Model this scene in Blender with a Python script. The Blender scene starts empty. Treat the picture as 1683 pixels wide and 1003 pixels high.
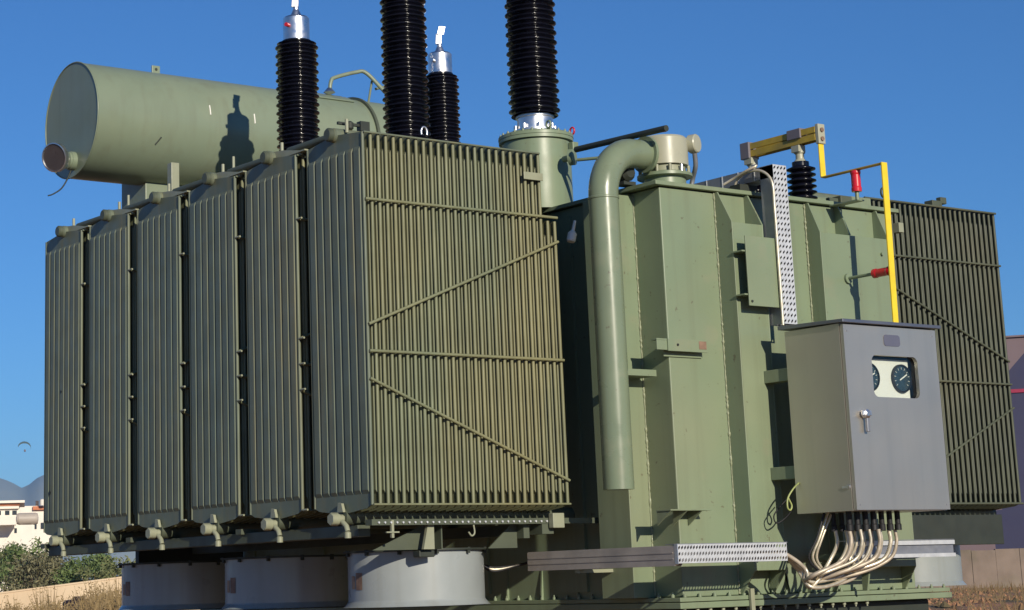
import bpy, bmesh, math, random
from mathutils import Vector, Matrix
random.seed(7)
R = math.radians
scene = bpy.context.scene
COL = scene.collection
PI = math.pi

# ------------------------------------------------------------------ camera
CAM = dict(f=3276.3075, cx=629.7997, cy=253.4527, yaw=0.6151, pitch=0.2121, roll=-0.0297,
           p=(-5.891, -8.5191, -0.3693))
IW, IH = 1683.0, 1003.0
cam_d = bpy.data.cameras.new('camera'); cam = bpy.data.objects.new('camera', cam_d); COL.objects.link(cam)
yw, pt, rl = CAM['yaw'], CAM['pitch'], CAM['roll']
Fv = Vector((math.sin(yw)*math.cos(pt), math.cos(yw)*math.cos(pt), math.sin(pt)))
Rv0 = Fv.cross(Vector((0, 0, 1))).normalized(); Uv0 = Rv0.cross(Fv)
Rv = Rv0*math.cos(rl)+Uv0*math.sin(rl); Uv = -Rv0*math.sin(rl)+Uv0*math.cos(rl)
M = Matrix((Rv, Uv, -Fv)).transposed().to_4x4(); M.translation = Vector(CAM['p'])
cam.matrix_world = M
cam_d.sensor_width = 36.0; cam_d.sensor_fit = 'HORIZONTAL'
cam_d.lens = CAM['f']/IW*36.0
cam_d.shift_x = (IW/2-CAM['cx'])/IW
cam_d.shift_y = (CAM['cy']-IH/2)/IW
cam_d.clip_start = 0.1; cam_d.clip_end = 30000
scene.camera = cam
CP = Vector(CAM['p'])

# ------------------------------------------------------------------ world, sun, exposure
SUN_AZ, SUN_EL = 11.5, 19.0      # azimuth from -Y towards -X
w = bpy.data.worlds.new('World'); scene.world = w; w.use_nodes = True
nt = w.node_tree; nt.nodes.clear()
sky = nt.nodes.new('ShaderNodeTexSky'); sky.sky_type = 'NISHITA'; sky.sun_disc = False
sky.sun_elevation = R(SUN_EL); sky.sun_rotation = R(180+SUN_AZ)
sky.altitude = 0; sky.air_density = 1.0; sky.dust_density = 0.0; sky.ozone_density = 10.0
bg = nt.nodes.new('ShaderNodeBackground'); bg.inputs['Strength'].default_value = 0.1
wo = nt.nodes.new('ShaderNodeOutputWorld')
nt.links.new(sky.outputs[0], bg.inputs[0]); nt.links.new(bg.outputs[0], wo.inputs[0])
sl = bpy.data.lights.new('sun', 'SUN'); sl.energy = 4.9; sl.angle = R(0.5); sl.color = (1.0, 0.91, 0.75)
sun = bpy.data.objects.new('sun', sl); COL.objects.link(sun)
sd = Vector((-math.sin(R(SUN_AZ))*math.cos(R(SUN_EL)), -math.cos(R(SUN_AZ))*math.cos(R(SUN_EL)), math.sin(R(SUN_EL))))
sun.rotation_euler = sd.to_track_quat('Z', 'Y').to_euler(); sun.location = (-20, -60, 30)
vs = scene.view_settings
vs.view_transform = 'Standard'; vs.look = 'None'; vs.gamma = 1.0; vs.exposure = 0.0; vs.use_curve_mapping = False

# ------------------------------------------------------------------ materials
MATS = {}
def mat(name, col, rough=.5, metal=0.0, var=.12, scale=6.0, col2=None, mix_scale=3.0, mix_lo=.45, mix_hi=.7,
        stretch=(1, 1, 1), bump=0.0, bump_scale=60.0, spec=.5, coat=0.0, streak=None, streak_amt=0.0, rvar=.10, chips=0):
    if name in MATS: return MATS[name]
    m = bpy.data.materials.new(name); m.use_nodes = True; n = m.node_tree; n.nodes.clear()
    out = n.nodes.new('ShaderNodeOutputMaterial'); b = n.nodes.new('ShaderNodeBsdfPrincipled')
    n.links.new(b.outputs[0], out.inputs[0])
    b.inputs['Roughness'].default_value = rough; b.inputs['Metallic'].default_value = metal
    b.inputs['Specular IOR Level'].default_value = spec
    b.inputs['Coat Weight'].default_value = coat; b.inputs['Coat Roughness'].default_value = .15
    geo = n.nodes.new('ShaderNodeNewGeometry')
    def noise(sc, det=4, st=(1, 1, 1)):
        mp = n.nodes.new('ShaderNodeMapping'); mp.inputs['Scale'].default_value = st
        n.links.new(geo.outputs['Position'], mp.inputs[0])
        t = n.nodes.new('ShaderNodeTexNoise'); t.inputs['Scale'].default_value = sc
        t.inputs['Detail'].default_value = det; n.links.new(mp.outputs[0], t.inputs['Vector']); return t
    def ramp(src, lo, hi, a, c):
        r = n.nodes.new('ShaderNodeMapRange'); r.inputs['From Min'].default_value = lo; r.inputs['From Max'].default_value = hi
        r.inputs['To Min'].default_value = a; r.inputs['To Max'].default_value = c
        n.links.new(src, r.inputs['Value']); return r.outputs[0]
    base = n.nodes.new('ShaderNodeRGB'); base.outputs[0].default_value = (*col, 1); c = base.outputs[0]
    def mixc(fac, a, bcol, mode='MIX'):
        x = n.nodes.new('ShaderNodeMix'); x.data_type = 'RGBA'; x.blend_type = mode
        if hasattr(fac, 'node'): n.links.new(fac, x.inputs[0])
        else: x.inputs[0].default_value = fac
        n.links.new(a, x.inputs[6])
        if hasattr(bcol, 'node'): n.links.new(bcol, x.inputs[7])
        else: x.inputs[7].default_value = (*bcol, 1)
        return x.outputs[2]
    if col2 is not None:
        t = noise(mix_scale, 6, stretch); c = mixc(ramp(t.outputs[0], mix_lo, mix_hi, 0, 1), c, col2)
    if streak is not None:
        t = noise(1.0, 5, (14, 14, .5)); c = mixc(ramp(t.outputs[0], .5, .75, 0, streak_amt), c, streak)
    if chips:
        t = noise(26, 3); c = mixc(ramp(t.outputs[0], .70, .73, 0, chips), c, (.10, .075, .045))
        t = noise(5, 8); c = mixc(ramp(t.outputs[0], .60, .68, 0, chips*.35), c, (.27, .25, .17))
    t = noise(scale, 6); v = ramp(t.outputs[0], .25, .75, 1-var, 1+var)
    hs = n.nodes.new('ShaderNodeHueSaturation'); n.links.new(c, hs.inputs['Color']); n.links.new(v, hs.inputs['Value'])
    n.links.new(hs.outputs[0], b.inputs['Base Color'])
    tr = noise(scale*1.7, 4); n.links.new(ramp(tr.outputs[0], .3, .7, max(.03, rough-rvar), min(1, rough+rvar)), b.inputs['Roughness'])
    if bump:
        tb = noise(bump_scale, 3); bp = n.nodes.new('ShaderNodeBump'); bp.inputs['Strength'].default_value = bump
        bp.inputs['Distance'].default_value = .01
        n.links.new(tb.outputs[0], bp.inputs['Height']); n.links.new(bp.outputs[0], b.inputs['Normal'])
    MATS[name] = m; return m

GREEN = mat('green_tank_paint', (.190, .240, .150), .42, var=.07, scale=2.2, col2=(.215, .245, .150), mix_scale=.9,
            streak=(.15, .165, .10), streak_amt=.5, bump=.10, bump_scale=7, chips=.6)
CONS = mat('green_conservator_paint', (.195, .238, .165), .38, var=.07, scale=2.0, col2=(.22, .25, .165), mix_scale=1.2, bump=.05, bump_scale=5,
           streak=(.15, .15, .10), streak_amt=.3)
RAD = mat('green_radiator_paint', (.120, .145, .103), .5, var=.13, scale=5, col2=(.145, .16, .105), mix_scale=1.4, mix_lo=.42, mix_hi=.66,
          stretch=(1, 1, .35), streak=(.22, .195, .095), streak_amt=.6)
RADE = mat('olive_dusty_fin_paint', (.165, .185, .110), .55, var=.15, scale=5, col2=(.215, .205, .105), mix_scale=1.6, mix_lo=.42, mix_hi=.62, stretch=(1, 1, .3), streak=(.12, .13, .075), streak_amt=.5)
RADD = mat('shade_dark_radiator_paint', (.075, .085, .055), .6, var=.15, scale=5, col2=(.10, .10, .06), mix_scale=1.4)  # darkened so the colour carries the shade over the right-hand bank
BEIGE = mat('beige_paint', (.28, .29, .20), .45, var=.10, scale=12)
CREAM = mat('cream_enamel', (.37, .365, .27), .35, var=.06, scale=8)
PIPE = mat('green_pipe_paint', (.180, .222, .142), .32, var=.06, scale=5, coat=.2, streak=(.15, .16, .10), streak_amt=.45, chips=.5)
BLACKG = mat('brown_black_glaze', (.005, .005, .010), .18, var=.1, scale=8, spec=.4)
ALU = mat('bright_aluminium', (.72, .72, .74), .36, metal=1.0, var=.06, scale=14)
GALV = mat('galvanised_steel', (.62, .63, .64), .45, metal=.35, var=.12, scale=20)
GALVD = mat('dull_galvanised_channel', (.30, .31, .34), .5, metal=.6, var=.15, scale=10)
RUSTT = mat('brown_weathered_tray', (.40, .36, .325), .5, metal=.25, var=.15, scale=8, col2=(.31, .285, .265), mix_scale=5)
STEEL = mat('brushed_stainless_steel', (.60, .565, .495), .38, metal=.82, var=.03, scale=2.5, col2=(.55, .51, .45), mix_scale=.8, rvar=.025, streak=(.50, .48, .43), streak_amt=.5)
STEELR = mat('stainless_roof_lid', (.22, .23, .27), .42, metal=.8, var=.06, scale=3)
DARK = mat('dark_underframe_paint', (.028, .034, .026), .6, var=.2, scale=6)
OLIVE = mat('olive_beam_shade_paint', (.075, .088, .058), .55, var=.15, scale=6)  # dark olive; on the underframe it also stands in for shade
FANG = mat('light_grey_fan_paint', (.31, .335, .335), .35, var=.05, scale=5, coat=.2, col2=(.25, .275, .27), mix_scale=1.3, streak=(.20, .20, .17), streak_amt=.35)
BLACK = mat('black_rubber', (.01, .01, .012), .6, var=.2)
YEL = mat('yellow_busbar_paint', (.78, .58, .03), .42, var=.12, scale=14, streak=(.45, .30, .02), streak_amt=.3)
OCHRE = mat('ochre_busbar_paint', (.50, .34, .04), .5, var=.2, scale=18, col2=(.30, .22, .05), mix_scale=9)
RED = mat('red_insulator_resin', (.55, .012, .02), .25, var=.08, coat=.4)
GREYB = mat('grey_purple_insulation', (.17, .15, .17), .6, var=.1)
WHITE = mat('white_panel_paint', (.80, .78, .70), .5, var=.04)
GLASSD = mat('dark_gauge_glass', (.03, .045, .05), .08, var=.3, scale=40, coat=.6)
RUST = mat('rust_patch', (.24, .15, .10), .7, var=.2, scale=30, col2=(.17, .10, .07), mix_scale=20)
PAPER = mat('pale_orange_label', (.36, .24, .16), .7, var=.1, scale=30)
GAUGE = mat('brown_gauge_face', (.050, .042, .045), .35, var=.15, scale=12)
SIGNB = mat('blue_grey_label', (.10, .105, .15), .45, var=.1)
CONDUIT = mat('flexible_steel_conduit', (.66, .59, .46), .38, metal=.55, var=.2, scale=25)
CONDUIT2 = mat('dull_flexible_conduit', (.48, .41, .32), .5, metal=.3, var=.25, scale=25)
COPPER = mat('coppery_armour_rings', (.60, .38, .22), .35, metal=.8, var=.1)
EARTHW = mat('green_yellow_earth_wire', (.30, .34, .12), .5, var=.1)

# ------------------------------------------------------------------ mesh builder
class MB:
    def __init__(s): s.v = []; s.f = []; s.sm = []
    def add(s, vs, fs, smooth=False):
        o = len(s.v); s.v += [tuple(v) for v in vs]
        s.f += [tuple(i+o for i in f) for f in fs]; s.sm += [smooth]*len(fs); return s
    def box(s, x0, x1, y0, y1, z0, z1):
        v = [(x0,y0,z0),(x1,y0,z0),(x1,y1,z0),(x0,y1,z0),(x0,y0,z1),(x1,y0,z1),(x1,y1,z1),(x0,y1,z1)]
        return s.add(v, [(3,2,1,0),(4,5,6,7),(0,1,5,4),(1,2,6,5),(2,3,7,6),(3,0,4,7)])
    def obox(s, c, ax, ay, az):          # oriented box: centre and three half vectors
        c, ax, ay, az = map(Vector, (c, ax, ay, az))
        v = [c+ax*i+ay*j+az*k for k in (-1, 1) for (i, j) in ((-1,-1),(1,-1),(1,1),(-1,1))]
        return s.add(v, [(3,2,1,0),(4,5,6,7),(0,1,5,4),(1,2,6,5),(2,3,7,6),(3,0,4,7)])
    def beam(s, a, b, w, h, up=(0,0,1)):
        a, b = Vector(a), Vector(b); d = (b-a)/2; u = Vector(up)
        sx = d.cross(u).normalized()*w/2; uz = sx.cross(d).normalized()*h/2
        return s.obox((a+b)/2, sx, d, uz)
    def prism(s, poly, axis, a, b):      # poly of 2D points, extruded along axis
        def P(p, t):
            if axis == 'X': return (t, p[0], p[1])
            if axis == 'Y': return (p[0], t, p[1])
            return (p[0], p[1], t)
        n = len(poly); v = [P(p, a) for p in poly]+[P(p, b) for p in poly]
        fs = [tuple(range(n))[::-1], tuple(range(n, 2*n))]+[(i, (i+1) % n, n+(i+1) % n, n+i) for i in range(n)]
        return s.add(v, fs)
    def lathe(s, prof, c=(0,0,0), axis=(0,0,1), n=32, caps=True):
        ax = Vector(axis).normalized(); t = Vector((1,0,0)) if abs(ax.x) < .9 else Vector((0,1,0))
        e1 = ax.cross(t).normalized(); e2 = ax.cross(e1); c = Vector(c)
        def ring(r, h): return [c+ax*h+(e1*math.cos(2*PI*k/n)+e2*math.sin(2*PI*k/n))*r for k in range(n)]
        # split profile at sharp corners so shading stays crisp
        for i in range(len(prof)-1):
            (r0, h0), (r1, h1) = prof[i], prof[i+1]
            v = ring(r0, h0)+ring(r1, h1)
            s.add(v, [(k, (k+1) % n, n+(k+1) % n, n+k) for k in range(n)], True)
        if caps:
            for (r, h), rev in ((prof[0], True), (prof[-1], False)):
                if r > 1e-4:
                    f = tuple(range(n)); s.add(ring(r, h), [f[::-1] if rev else f])
        return s
    def slathe(s, prof, c=(0,0,0), axis=(0,0,1), n=32):   # smooth lathe with shared rings
        ax = Vector(axis).normalized(); t = Vector((1,0,0)) if abs(ax.x) < .9 else Vector((0,1,0))
        e1 = ax.cross(t).normalized(); e2 = ax.cross(e1); c = Vector(c); v = []
        for r, h in prof: v += [c+ax*h+(e1*math.cos(2*PI*k/n)+e2*math.sin(2*PI*k/n))*r for k in range(n)]
        fs = [(j*n+k, j*n+(k+1) % n, (j+1)*n+(k+1) % n, (j+1)*n+k) for j in range(len(prof)-1) for k in range(n)]
        return s.add(v, fs, True)
    def cyl(s, a, b, r, n=20, r2=None):
        a, b = Vector(a), Vector(b)
        return s.lathe([(r, 0), (r if r2 is None else r2, (b-a).length)], a, b-a, n)
    def tube(s, pts, r, n=10, closed=False):
        pts = [Vector(p) for p in pts]; N = len(pts); v = []; e = None
        for i, p in enumerate(pts):
            d = (pts[min(i+1, N-1)]-pts[max(i-1, 0)]).normalized()
            if e is None:
                t = Vector((0,0,1)) if abs(d.z) < .9 else Vector((1,0,0)); e = d.cross(t).normalized()
            else: e = (e-d*e.dot(d)).normalized()
            e2 = d.cross(e); rr = r[i] if isinstance(r, (list, tuple)) else r
            v += [p+(e*math.cos(2*PI*k/n)+e2*math.sin(2*PI*k/n))*rr for k in range(n)]
        fs = [(i*n+k, i*n+(k+1) % n, (i+1)*n+(k+1) % n, (i+1)*n+k) for i in range(N-1) for k in range(n)]
        s.add(v, fs, True)
        s.add(v[:n], [tuple(range(n))[::-1]]); s.add(v[-n:], [tuple(range(n))]); return s
    def mesh(s, name, mt, center=True):
        me = bpy.data.meshes.new(name)
        if center:
            xs, ys, zs = zip(*s.v); c = Vector(((min(xs)+max(xs))/2, (min(ys)+max(ys))/2, (min(zs)+max(zs))/2))
        else: c = Vector((0, 0, 0))
        me.from_pydata([tuple(Vector(v)-c) for v in s.v], [], s.f)
        me.polygons.foreach_set('use_smooth', s.sm); me.update()
        bm = bmesh.new(); bm.from_mesh(me); bmesh.ops.recalc_face_normals(bm, faces=bm.faces); bm.to_mesh(me); bm.free()
        me.materials.append(mt); return me, c
WP = {}
def place(o, parent, wpos):
    COL.objects.link(o); WP[o.name] = Vector(wpos)
    if parent is not None:
        o.parent = parent; o.location = Vector(wpos)-WP[parent.name]
    else: o.location = wpos
    return o
def part(name, mb, mt, parent, bevel=0, kind=None, label=None):
    me, c = mb.mesh(name, mt)
    o = bpy.data.objects.new(name, me); place(o, parent, c)
    if bevel:
        b = o.modifiers.new('bevel', 'BEVEL'); b.width = bevel; b.segments = 2; b.limit_method = 'ANGLE'; b.angle_limit = R(40)
        b.harden_normals = False
    if kind: o['kind'] = kind
    if label: o['label'] = label
    return o
def dup(o, parent, delta, label=None):
    c = o.copy(); place(c, parent, WP[o.name]+Vector(delta))
    if label: c['label'] = label
    return c
def thing(name, loc, label, cat, group=None):
    o = bpy.data.objects.new(name, None); o.empty_display_size = .3; place(o, None, loc)
    o['label'] = label; o['category'] = cat
    if group: o['group'] = group
    return o
def top(o, label, cat, group=None):
    o['label'] = label; o['category'] = cat
    if group: o['group'] = group
    return o
def struct(name, mb, mt):
    o = part(name, mb, mt, None); o['kind'] = 'structure'; return o
def catmull(pts, k=8):
    P = [Vector(p) for p in pts]; P = [P[0]*2-P[1]]+P+[P[-1]*2-P[-2]]; out = []
    for i in range(1, len(P)-2):
        for j in range(k):
            t = j/k; a, b, c, d = P[i-1], P[i], P[i+1], P[i+2]
            out.append(.5*((2*b)+(c-a)*t+(2*a-5*b+4*c-d)*t*t+(3*b-a-3*c+d)*t**3))
    out.append(P[-2]); return out

# ------------------------------------------------------------------ ground
GZ = -1.25
def gmat():
    m = bpy.data.materials.new('dry_orange_soil'); m.use_nodes = True; n = m.node_tree
    b = n.nodes['Principled BSDF']; b.inputs['Roughness'].default_value = .95
    geo = n.nodes.new('ShaderNodeNewGeometry')
    t = n.nodes.new('ShaderNodeTexNoise'); t.inputs['Scale'].default_value = .9; t.inputs['Detail'].default_value = 9
    n.links.new(geo.outputs['Position'], t.inputs['Vector'])
    cr = n.nodes.new('ShaderNodeValToRGB'); e = cr.color_ramp.elements
    e[0].position = .34; e[0].color = (.11, .085, .04, 1); e[1].position = .66; e[1].color = (.38, .18, .095, 1)
    k = cr.color_ramp.elements.new(.5); k.color = (.27, .145, .072, 1)
    n.links.new(t.outputs[0], cr.inputs[0]); n.links.new(cr.outputs[0], b.inputs['Base Color'])
    t2 = n.nodes.new('ShaderNodeTexNoise'); t2.inputs['Scale'].default_value = 14; t2.inputs['Detail'].default_value = 6
    n.links.new(geo.outputs['Position'], t2.inputs['Vector'])
    bp = n.nodes.new('ShaderNodeBump'); bp.inputs['Distance'].default_value = .05; bp.inputs['Strength'].default_value = .8
    n.links.new(t2.outputs[0], bp.inputs['Height']); n.links.new(bp.outputs[0], b.inputs['Normal']); return m
SOIL = gmat()
from mathutils import noise as mn
def gh(x, y):
    d = math.hypot(x-2.5, y-2)
    a = min(1, max(0, (d-9)/12)); f = max(0, 1-max(0, d-90)/60)
    return GZ+a*f*(.16*mn.noise((x*.16, y*.16, 1))+.10*mn.noise((x*.6, y*.6, 4))+.06*mn.noise((x*1.9, y*1.9, 9)))
g = MB(); xs = []
def axis_pts(lo, hi, step, far):
    a = [-far, -far*.4, -far*.12, -far*.04]+[lo+i*step for i in range(int((hi-lo)/step)+1)]+[far*.04, far*.12, far*.4, far]
    return sorted(set(a))
gx = axis_pts(-20, 100, .75, 4100); gy = axis_pts(-30, 100, .75, 4100)
gv = [(x, y, gh(x, y)) for y in gy for x in gx]; nx = len(gx)
g.add(gv, [(j*nx+i, j*nx+i+1, (j+1)*nx+i+1, (j+1)*nx+i) for j in range(len(gy)-1) for i in range(nx-1)], True)
struct('ground', g, SOIL)

def at(dx, dy, dist, el):       # point seen in compass direction (dx,dy) at a distance, elevation slope
    return CP+Vector((dx*dist, dy*dist, el*dist))

# mountains
mtn = mat('hazy_mountain_rock', (.26, .30, .30), .95, var=.2, scale=.002, col2=(.32, .33, .30), mix_scale=.004)  # lightened so the hills hold part of the haze in their colour
def ridge(D, prof, depth, name):
    m = MB(); v = []; n = len(prof)
    for k in range(9):
        t = k/8
        for (ux, h) in prof:
            d = Vector((math.sin(ux), math.cos(ux), 0)); hh = h*D*(1-(1-t)**1.6)
            jit = 1+.25*mn.noise((ux*40, t*3, 2))
            p = CP+d*(D-depth*(1-t)*jit); v.append((p.x, p.y, GZ-2+hh))
    m.add(v, [(j*n+i, j*n+i+1, (j+1)*n+i+1, (j+1)*n+i) for j in range(8) for i in range(n-1)], True)
    return struct(name, m, mtn)
def uang(x): return .4224+(x-0)*(.0222/75)
pf = []
for i in range(-230, 231):
    x = i*12; u = uang(x)
    h = .0565-.0052*max(0, min(1, x/38.)) if x < 38 else .0505+.0075*min(1, (x-38)/32.)
    if x > 70: h = .058-.00002*(x-70)
    if x < 0: h = .0565+.00002*(-x)
    h += .0016*mn.noise((x*.03, 0, 5))
    if abs(x) > 150: h *= max(0, 1-(abs(x)-150)/2600.)*(1+.35*mn.noise((x*.004, 3, 8)))
    pf.append((u, max(.001, h)))
ridge(3500, pf, 900, 'hills')

# ------------------------------------------------------------------ the transformer
BASE = (2.6, 1.93, GZ)
T = thing('power_transformer', BASE, 'large grey-green oil-filled power transformer with radiators, bushings and oil conservator on bare ground', 'transformer')

# --- tank
X0, X1, YF, YB = 1.64, 3.53, -.48, 4.35
tank = part('tank', MB().box(X0, X1, -.24, YB, -1.08, 1.75), GREEN, T)
part('corner_post', MB().box(1.515, X0+.024, -.262, .0, -.487, 1.735), GREEN, tank, .003)
part('front_panel', MB().box(1.667, 2.085, YF, -.2425, -.487, 1.752), GREEN, tank, .006)
part('front_panel', MB().box(2.0852, 3.528, YF+.003, -.2425, -.487, 1.752), GREEN, tank, .004)
# vertical box stiffeners with slanted cheeks at both ends
def stiffener(xa, xb, yf):
    m = MB(); m.box(xa+.004, xb-.004, yf, YF+.02, -.36, 1.565)
    pl = [(YF+.004, 1.753), (-.508, 1.753), (yf-.002, 1.567), (yf-.002, -.36), (-.50, -.487), (YF+.004, -.487)]
    m.prism(pl, 'X', xa, xa+.010); m.prism(pl, 'X', xb-.010, xb)
    return part('stiffener', m, GREEN, tank, .003)
stiffener(2.086, 2.335, -.605); stiffener(2.822, 3.42, -.585)
part('gusset', MB().prism([(YF+.004, 1.753), (-.508, 1.753), (-.587, 1.567), (YF+.004, 1.567)], 'X', 3.076, 3.086), GREEN, tank)
# lower ribs under the flange of the base
def low_rib(x, y0, y1):
    part('gusset', MB().prism([(y0, -.485), (y1, -.485), (y1, -.33), (y1+.03, -.33)], 'X', x, x+.012), GREEN, tank)
for x in (2.45, 2.62): low_rib(x, -.505, -.478)
part('gusset', MB().prism([(-.586, -.485), (-.62, -.485), (-.65, -.35), (-.65, -.20), (-.586, -.20)], 'X', 2.95, 2.962), GREEN, tank)
# weld beads
def bead(a, b, r=.0045):
    a, b = Vector(a), Vector(b); n_ = int((b-a).length/.011); P = [a.lerp(b, k/n_)+Vector((random.uniform(-.0012, .0012), 0, 0)) for k in range(n_+1)]
    return part('weld_bead', MB().tube(P, [r*(random.uniform(.7, 1.3)+(1.1 if random.random() < .14 else 0)) for _ in P], 5), WELD, tank)
WELD = mat('pale_weld_paint', (.25, .27, .17), .4, var=.1)
bead((1.664, -.264, -.48), (1.664, -.264, 1.73)); bead((2.083, -.483, -.48), (2.083, -.483, 1.75)); bead((2.819, -.481, -.4), (2.819, -.481, 1.75))
# gussets along the -X side of the tank
m = MB()
for i in range(14):
    y = .02+i*.32
    part('gusset', MB().prism([(X0, -.485), (X0-.015, -.485), (X0-.015, -.45), (X0-.0, -.28)], 'Y', y, y+.012), GREEN, tank)
side = MB()
for i in range(5):
    y = .25+i*.9; side.box(X0-.02, X0-.001, y, y+.25, -.45, 1.70)
part('stiffener', side, GREEN, tank)
# cover and base flanges
part('tank_cover', MB().box(1.615, 3.62, -.511, 4.45, 1.757, 1.781), GREEN, tank, .003)
part('base_flange', MB().box(1.615, 3.79, -.511, 4.6, -.512, -.489), GREEN, tank, .003)
part('base_flange', MB().box(1.612, 3.80, -.514, 4.61, -.548, -.5155), GREEN, tank, .003)
part('tank_base', MB().box(1.72, 3.70, -.42, 4.5, -1.10, -.551), DARK, tank, .01)
def bolt_mb(m, x, y, z, r=.013, h=.018, up=1):
    m.lathe([(r, 0), (r, h*.7), (r*.55, h*.72), (r*.5, h*1.3)], (x, y, z), (0, 0, up), 6)
m = MB(); nb = 40
for i in range(38):
    x = 1.66+i*.11
    if x < 3.76: bolt_mb(m, x, -.4985, -.4885, .011, .016)
for i in range(44): bolt_mb(m, 1.6275, -.44+i*.11, -.4885, .012, .020)
part('flange_bolts', m, GREEN, tank, kind='stuff')
m = MB()
for i in range(38):
    x = 1.66+i*.095
    if x < 3.1: bolt_mb(m, x, -.49, -.549, .011, .020, -1)
part('flange_bolts', m, BEIGE, tank, kind='stuff')
for i, x in enumerate((1.95, 3.3)):
    part('skid_beam', MB().box(x-.12, x+.12, -.3, 4.4, GZ+.0, -1.102), DARK, T, .01)
part('earth_strap', MB().box(2.118, 2.146, -.535, -.516, -.62, -.455).box(2.118, 2.146, -.535, -.50, -.458, -.454), BEIGE, T, .002)

# brackets on the front panel
b1 = part('bracket', MB().box(1.535, 1.905, -.53, -.485, .883, .892).box(1.61, 1.905, -.539, -.5305, .825, .892).box(1.535, 1.661, -.53, -.524, .83, .8825).box(1.62, 1.905, -.49, -.484, .800, .8825), GREEN, tank, .001)
part('bracket_hole', MB().lathe([(.007, 0), (.007, .004)], (1.68, -.5395, .86), (0, -1, 0), 12), BLACK, b1)
part('rust_stain', MB().box(1.84, 1.895, -.5408, -.5395, .842, .886), RUST, b1)
m = MB().box(1.50, 1.80, -.60, -.485, -.036, -.028)
for x in (1.505, 1.62, 1.73): m.prism([(-.485, -.0365), (-.595, -.0365), (-.485, -.11)], 'X', x, x+.008)
part('bracket', m, GREEN, tank, .001)
# flat equipment pad on standoffs, left of the cable tray
pd = part('mounting_plate', MB().box(2.100, 2.372, -.690, -.682, 1.080, 1.475), GREEN, tank, .002)
for z in (1.14, 1.385): part('standoff', MB().box(2.075, 2.16, -.681, -.606, z, z+.008), GREEN, pd)
for x in (2.12, 2.35): part('plate_bolt', MB().lathe([(.007, 0), (.007, .006)], (x, -.6905, 1.105), (0, -1, 0), 8), DARK, pd)
# cover gussets
for x in (2.60, 3.30):
    part('gusset', MB().prism([(YF, 1.754), (-.507, 1.754), (-.55, 1.60), (YF, 1.60)], 'X', x, x+.01), GREEN, tank) if False else None
part('lug', MB().box(3.35, 3.40, -.50, -.481, 1.42, 1.435).lathe([(.012, 0), (.012, .05)], (3.36, -.482, 1.43), (0, -1, 0), 10), DARK, tank)

# --- radiators
NP = 27; PW = .5453; PITCH = .05012; RP = .6629
def plate_mb(h=2.0, y1=PW):
    m = MB(); t = .0045; c = y1/2
    out = [(0.004, .03), (.05, .012), (c, -.012), (y1-.05, .012), (y1-.004, .03), (y1-.004, h-.012), (y1*.7, h+.006), (c, h+.018), (y1*.3, h+.006), (.004, h-.012)]
    m.prism(out, 'X', -t, t)
    n = 7; wv = (y1-.03)/n
    for s in (-1, 1):
        for i in range(n):
            a = .015+i*wv+.006; b = a+wv-.012; x0, x1 = s*t*1.01, s*.0125
            z0, z1 = .085, h-.085
            v = [(x0, a, z0), (x0, b, z0), (x0, b, z1), (x0, a, z1), (x1, a+.006, z0+.02), (x1, b-.006, z0+.02), (x1, b-.006, z1-.02), (x1, a+.006, z1-.02)]
            m.add(v, [(4, 5, 6, 7), (0, 1, 5, 4), (1, 2, 6, 5), (2, 3, 7, 6), (3, 0, 4, 7)])
    # rolled edges
    for yc in (.006, y1-.006):
        v = []; k = 6
        for z in (.028, h-.012):
            for q in range(k):
                a = 2*PI*q/k; v.append((.0105*math.cos(a), yc+.009*math.sin(a), z))
        m.add(v, [(q, (q+1) % k, k+(q+1) % k, k+q) for q in range(k)], True)
        m.add(v, [tuple(range(k))[::-1], tuple(range(k, 2*k))])
    return m
def radiator(xbase, ybase, first, rods, header_side):
    n_ = 'radiator'
    r = bpy.data.objects.new(n_, None); r.empty_display_size = .1; place(r, T, (xbase+.65, ybase+PW/2, 0))
    return r
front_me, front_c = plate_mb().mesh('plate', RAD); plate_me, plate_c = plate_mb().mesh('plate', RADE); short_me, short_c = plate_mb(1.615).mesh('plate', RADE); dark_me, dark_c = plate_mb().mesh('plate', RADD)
def add_plates(r, xb, yb, n=NP, short=(), dark=False):
    for i in range(n):
        me, c = (short_me, short_c) if i in short else ((dark_me, dark_c) if dark else (front_me, front_c) if i == 0 else (plate_me, plate_c))
        o = bpy.data.objects.new('plate', me)
        place(o, r, Vector((xb+i*PITCH, yb, 0))+c)
def rod(m, a, b, r=.0075): m.cyl(a, b, r, 8)
Z1, Z3 = 1.6223, .8166
LX = 26*PITCH
protos = None
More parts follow.
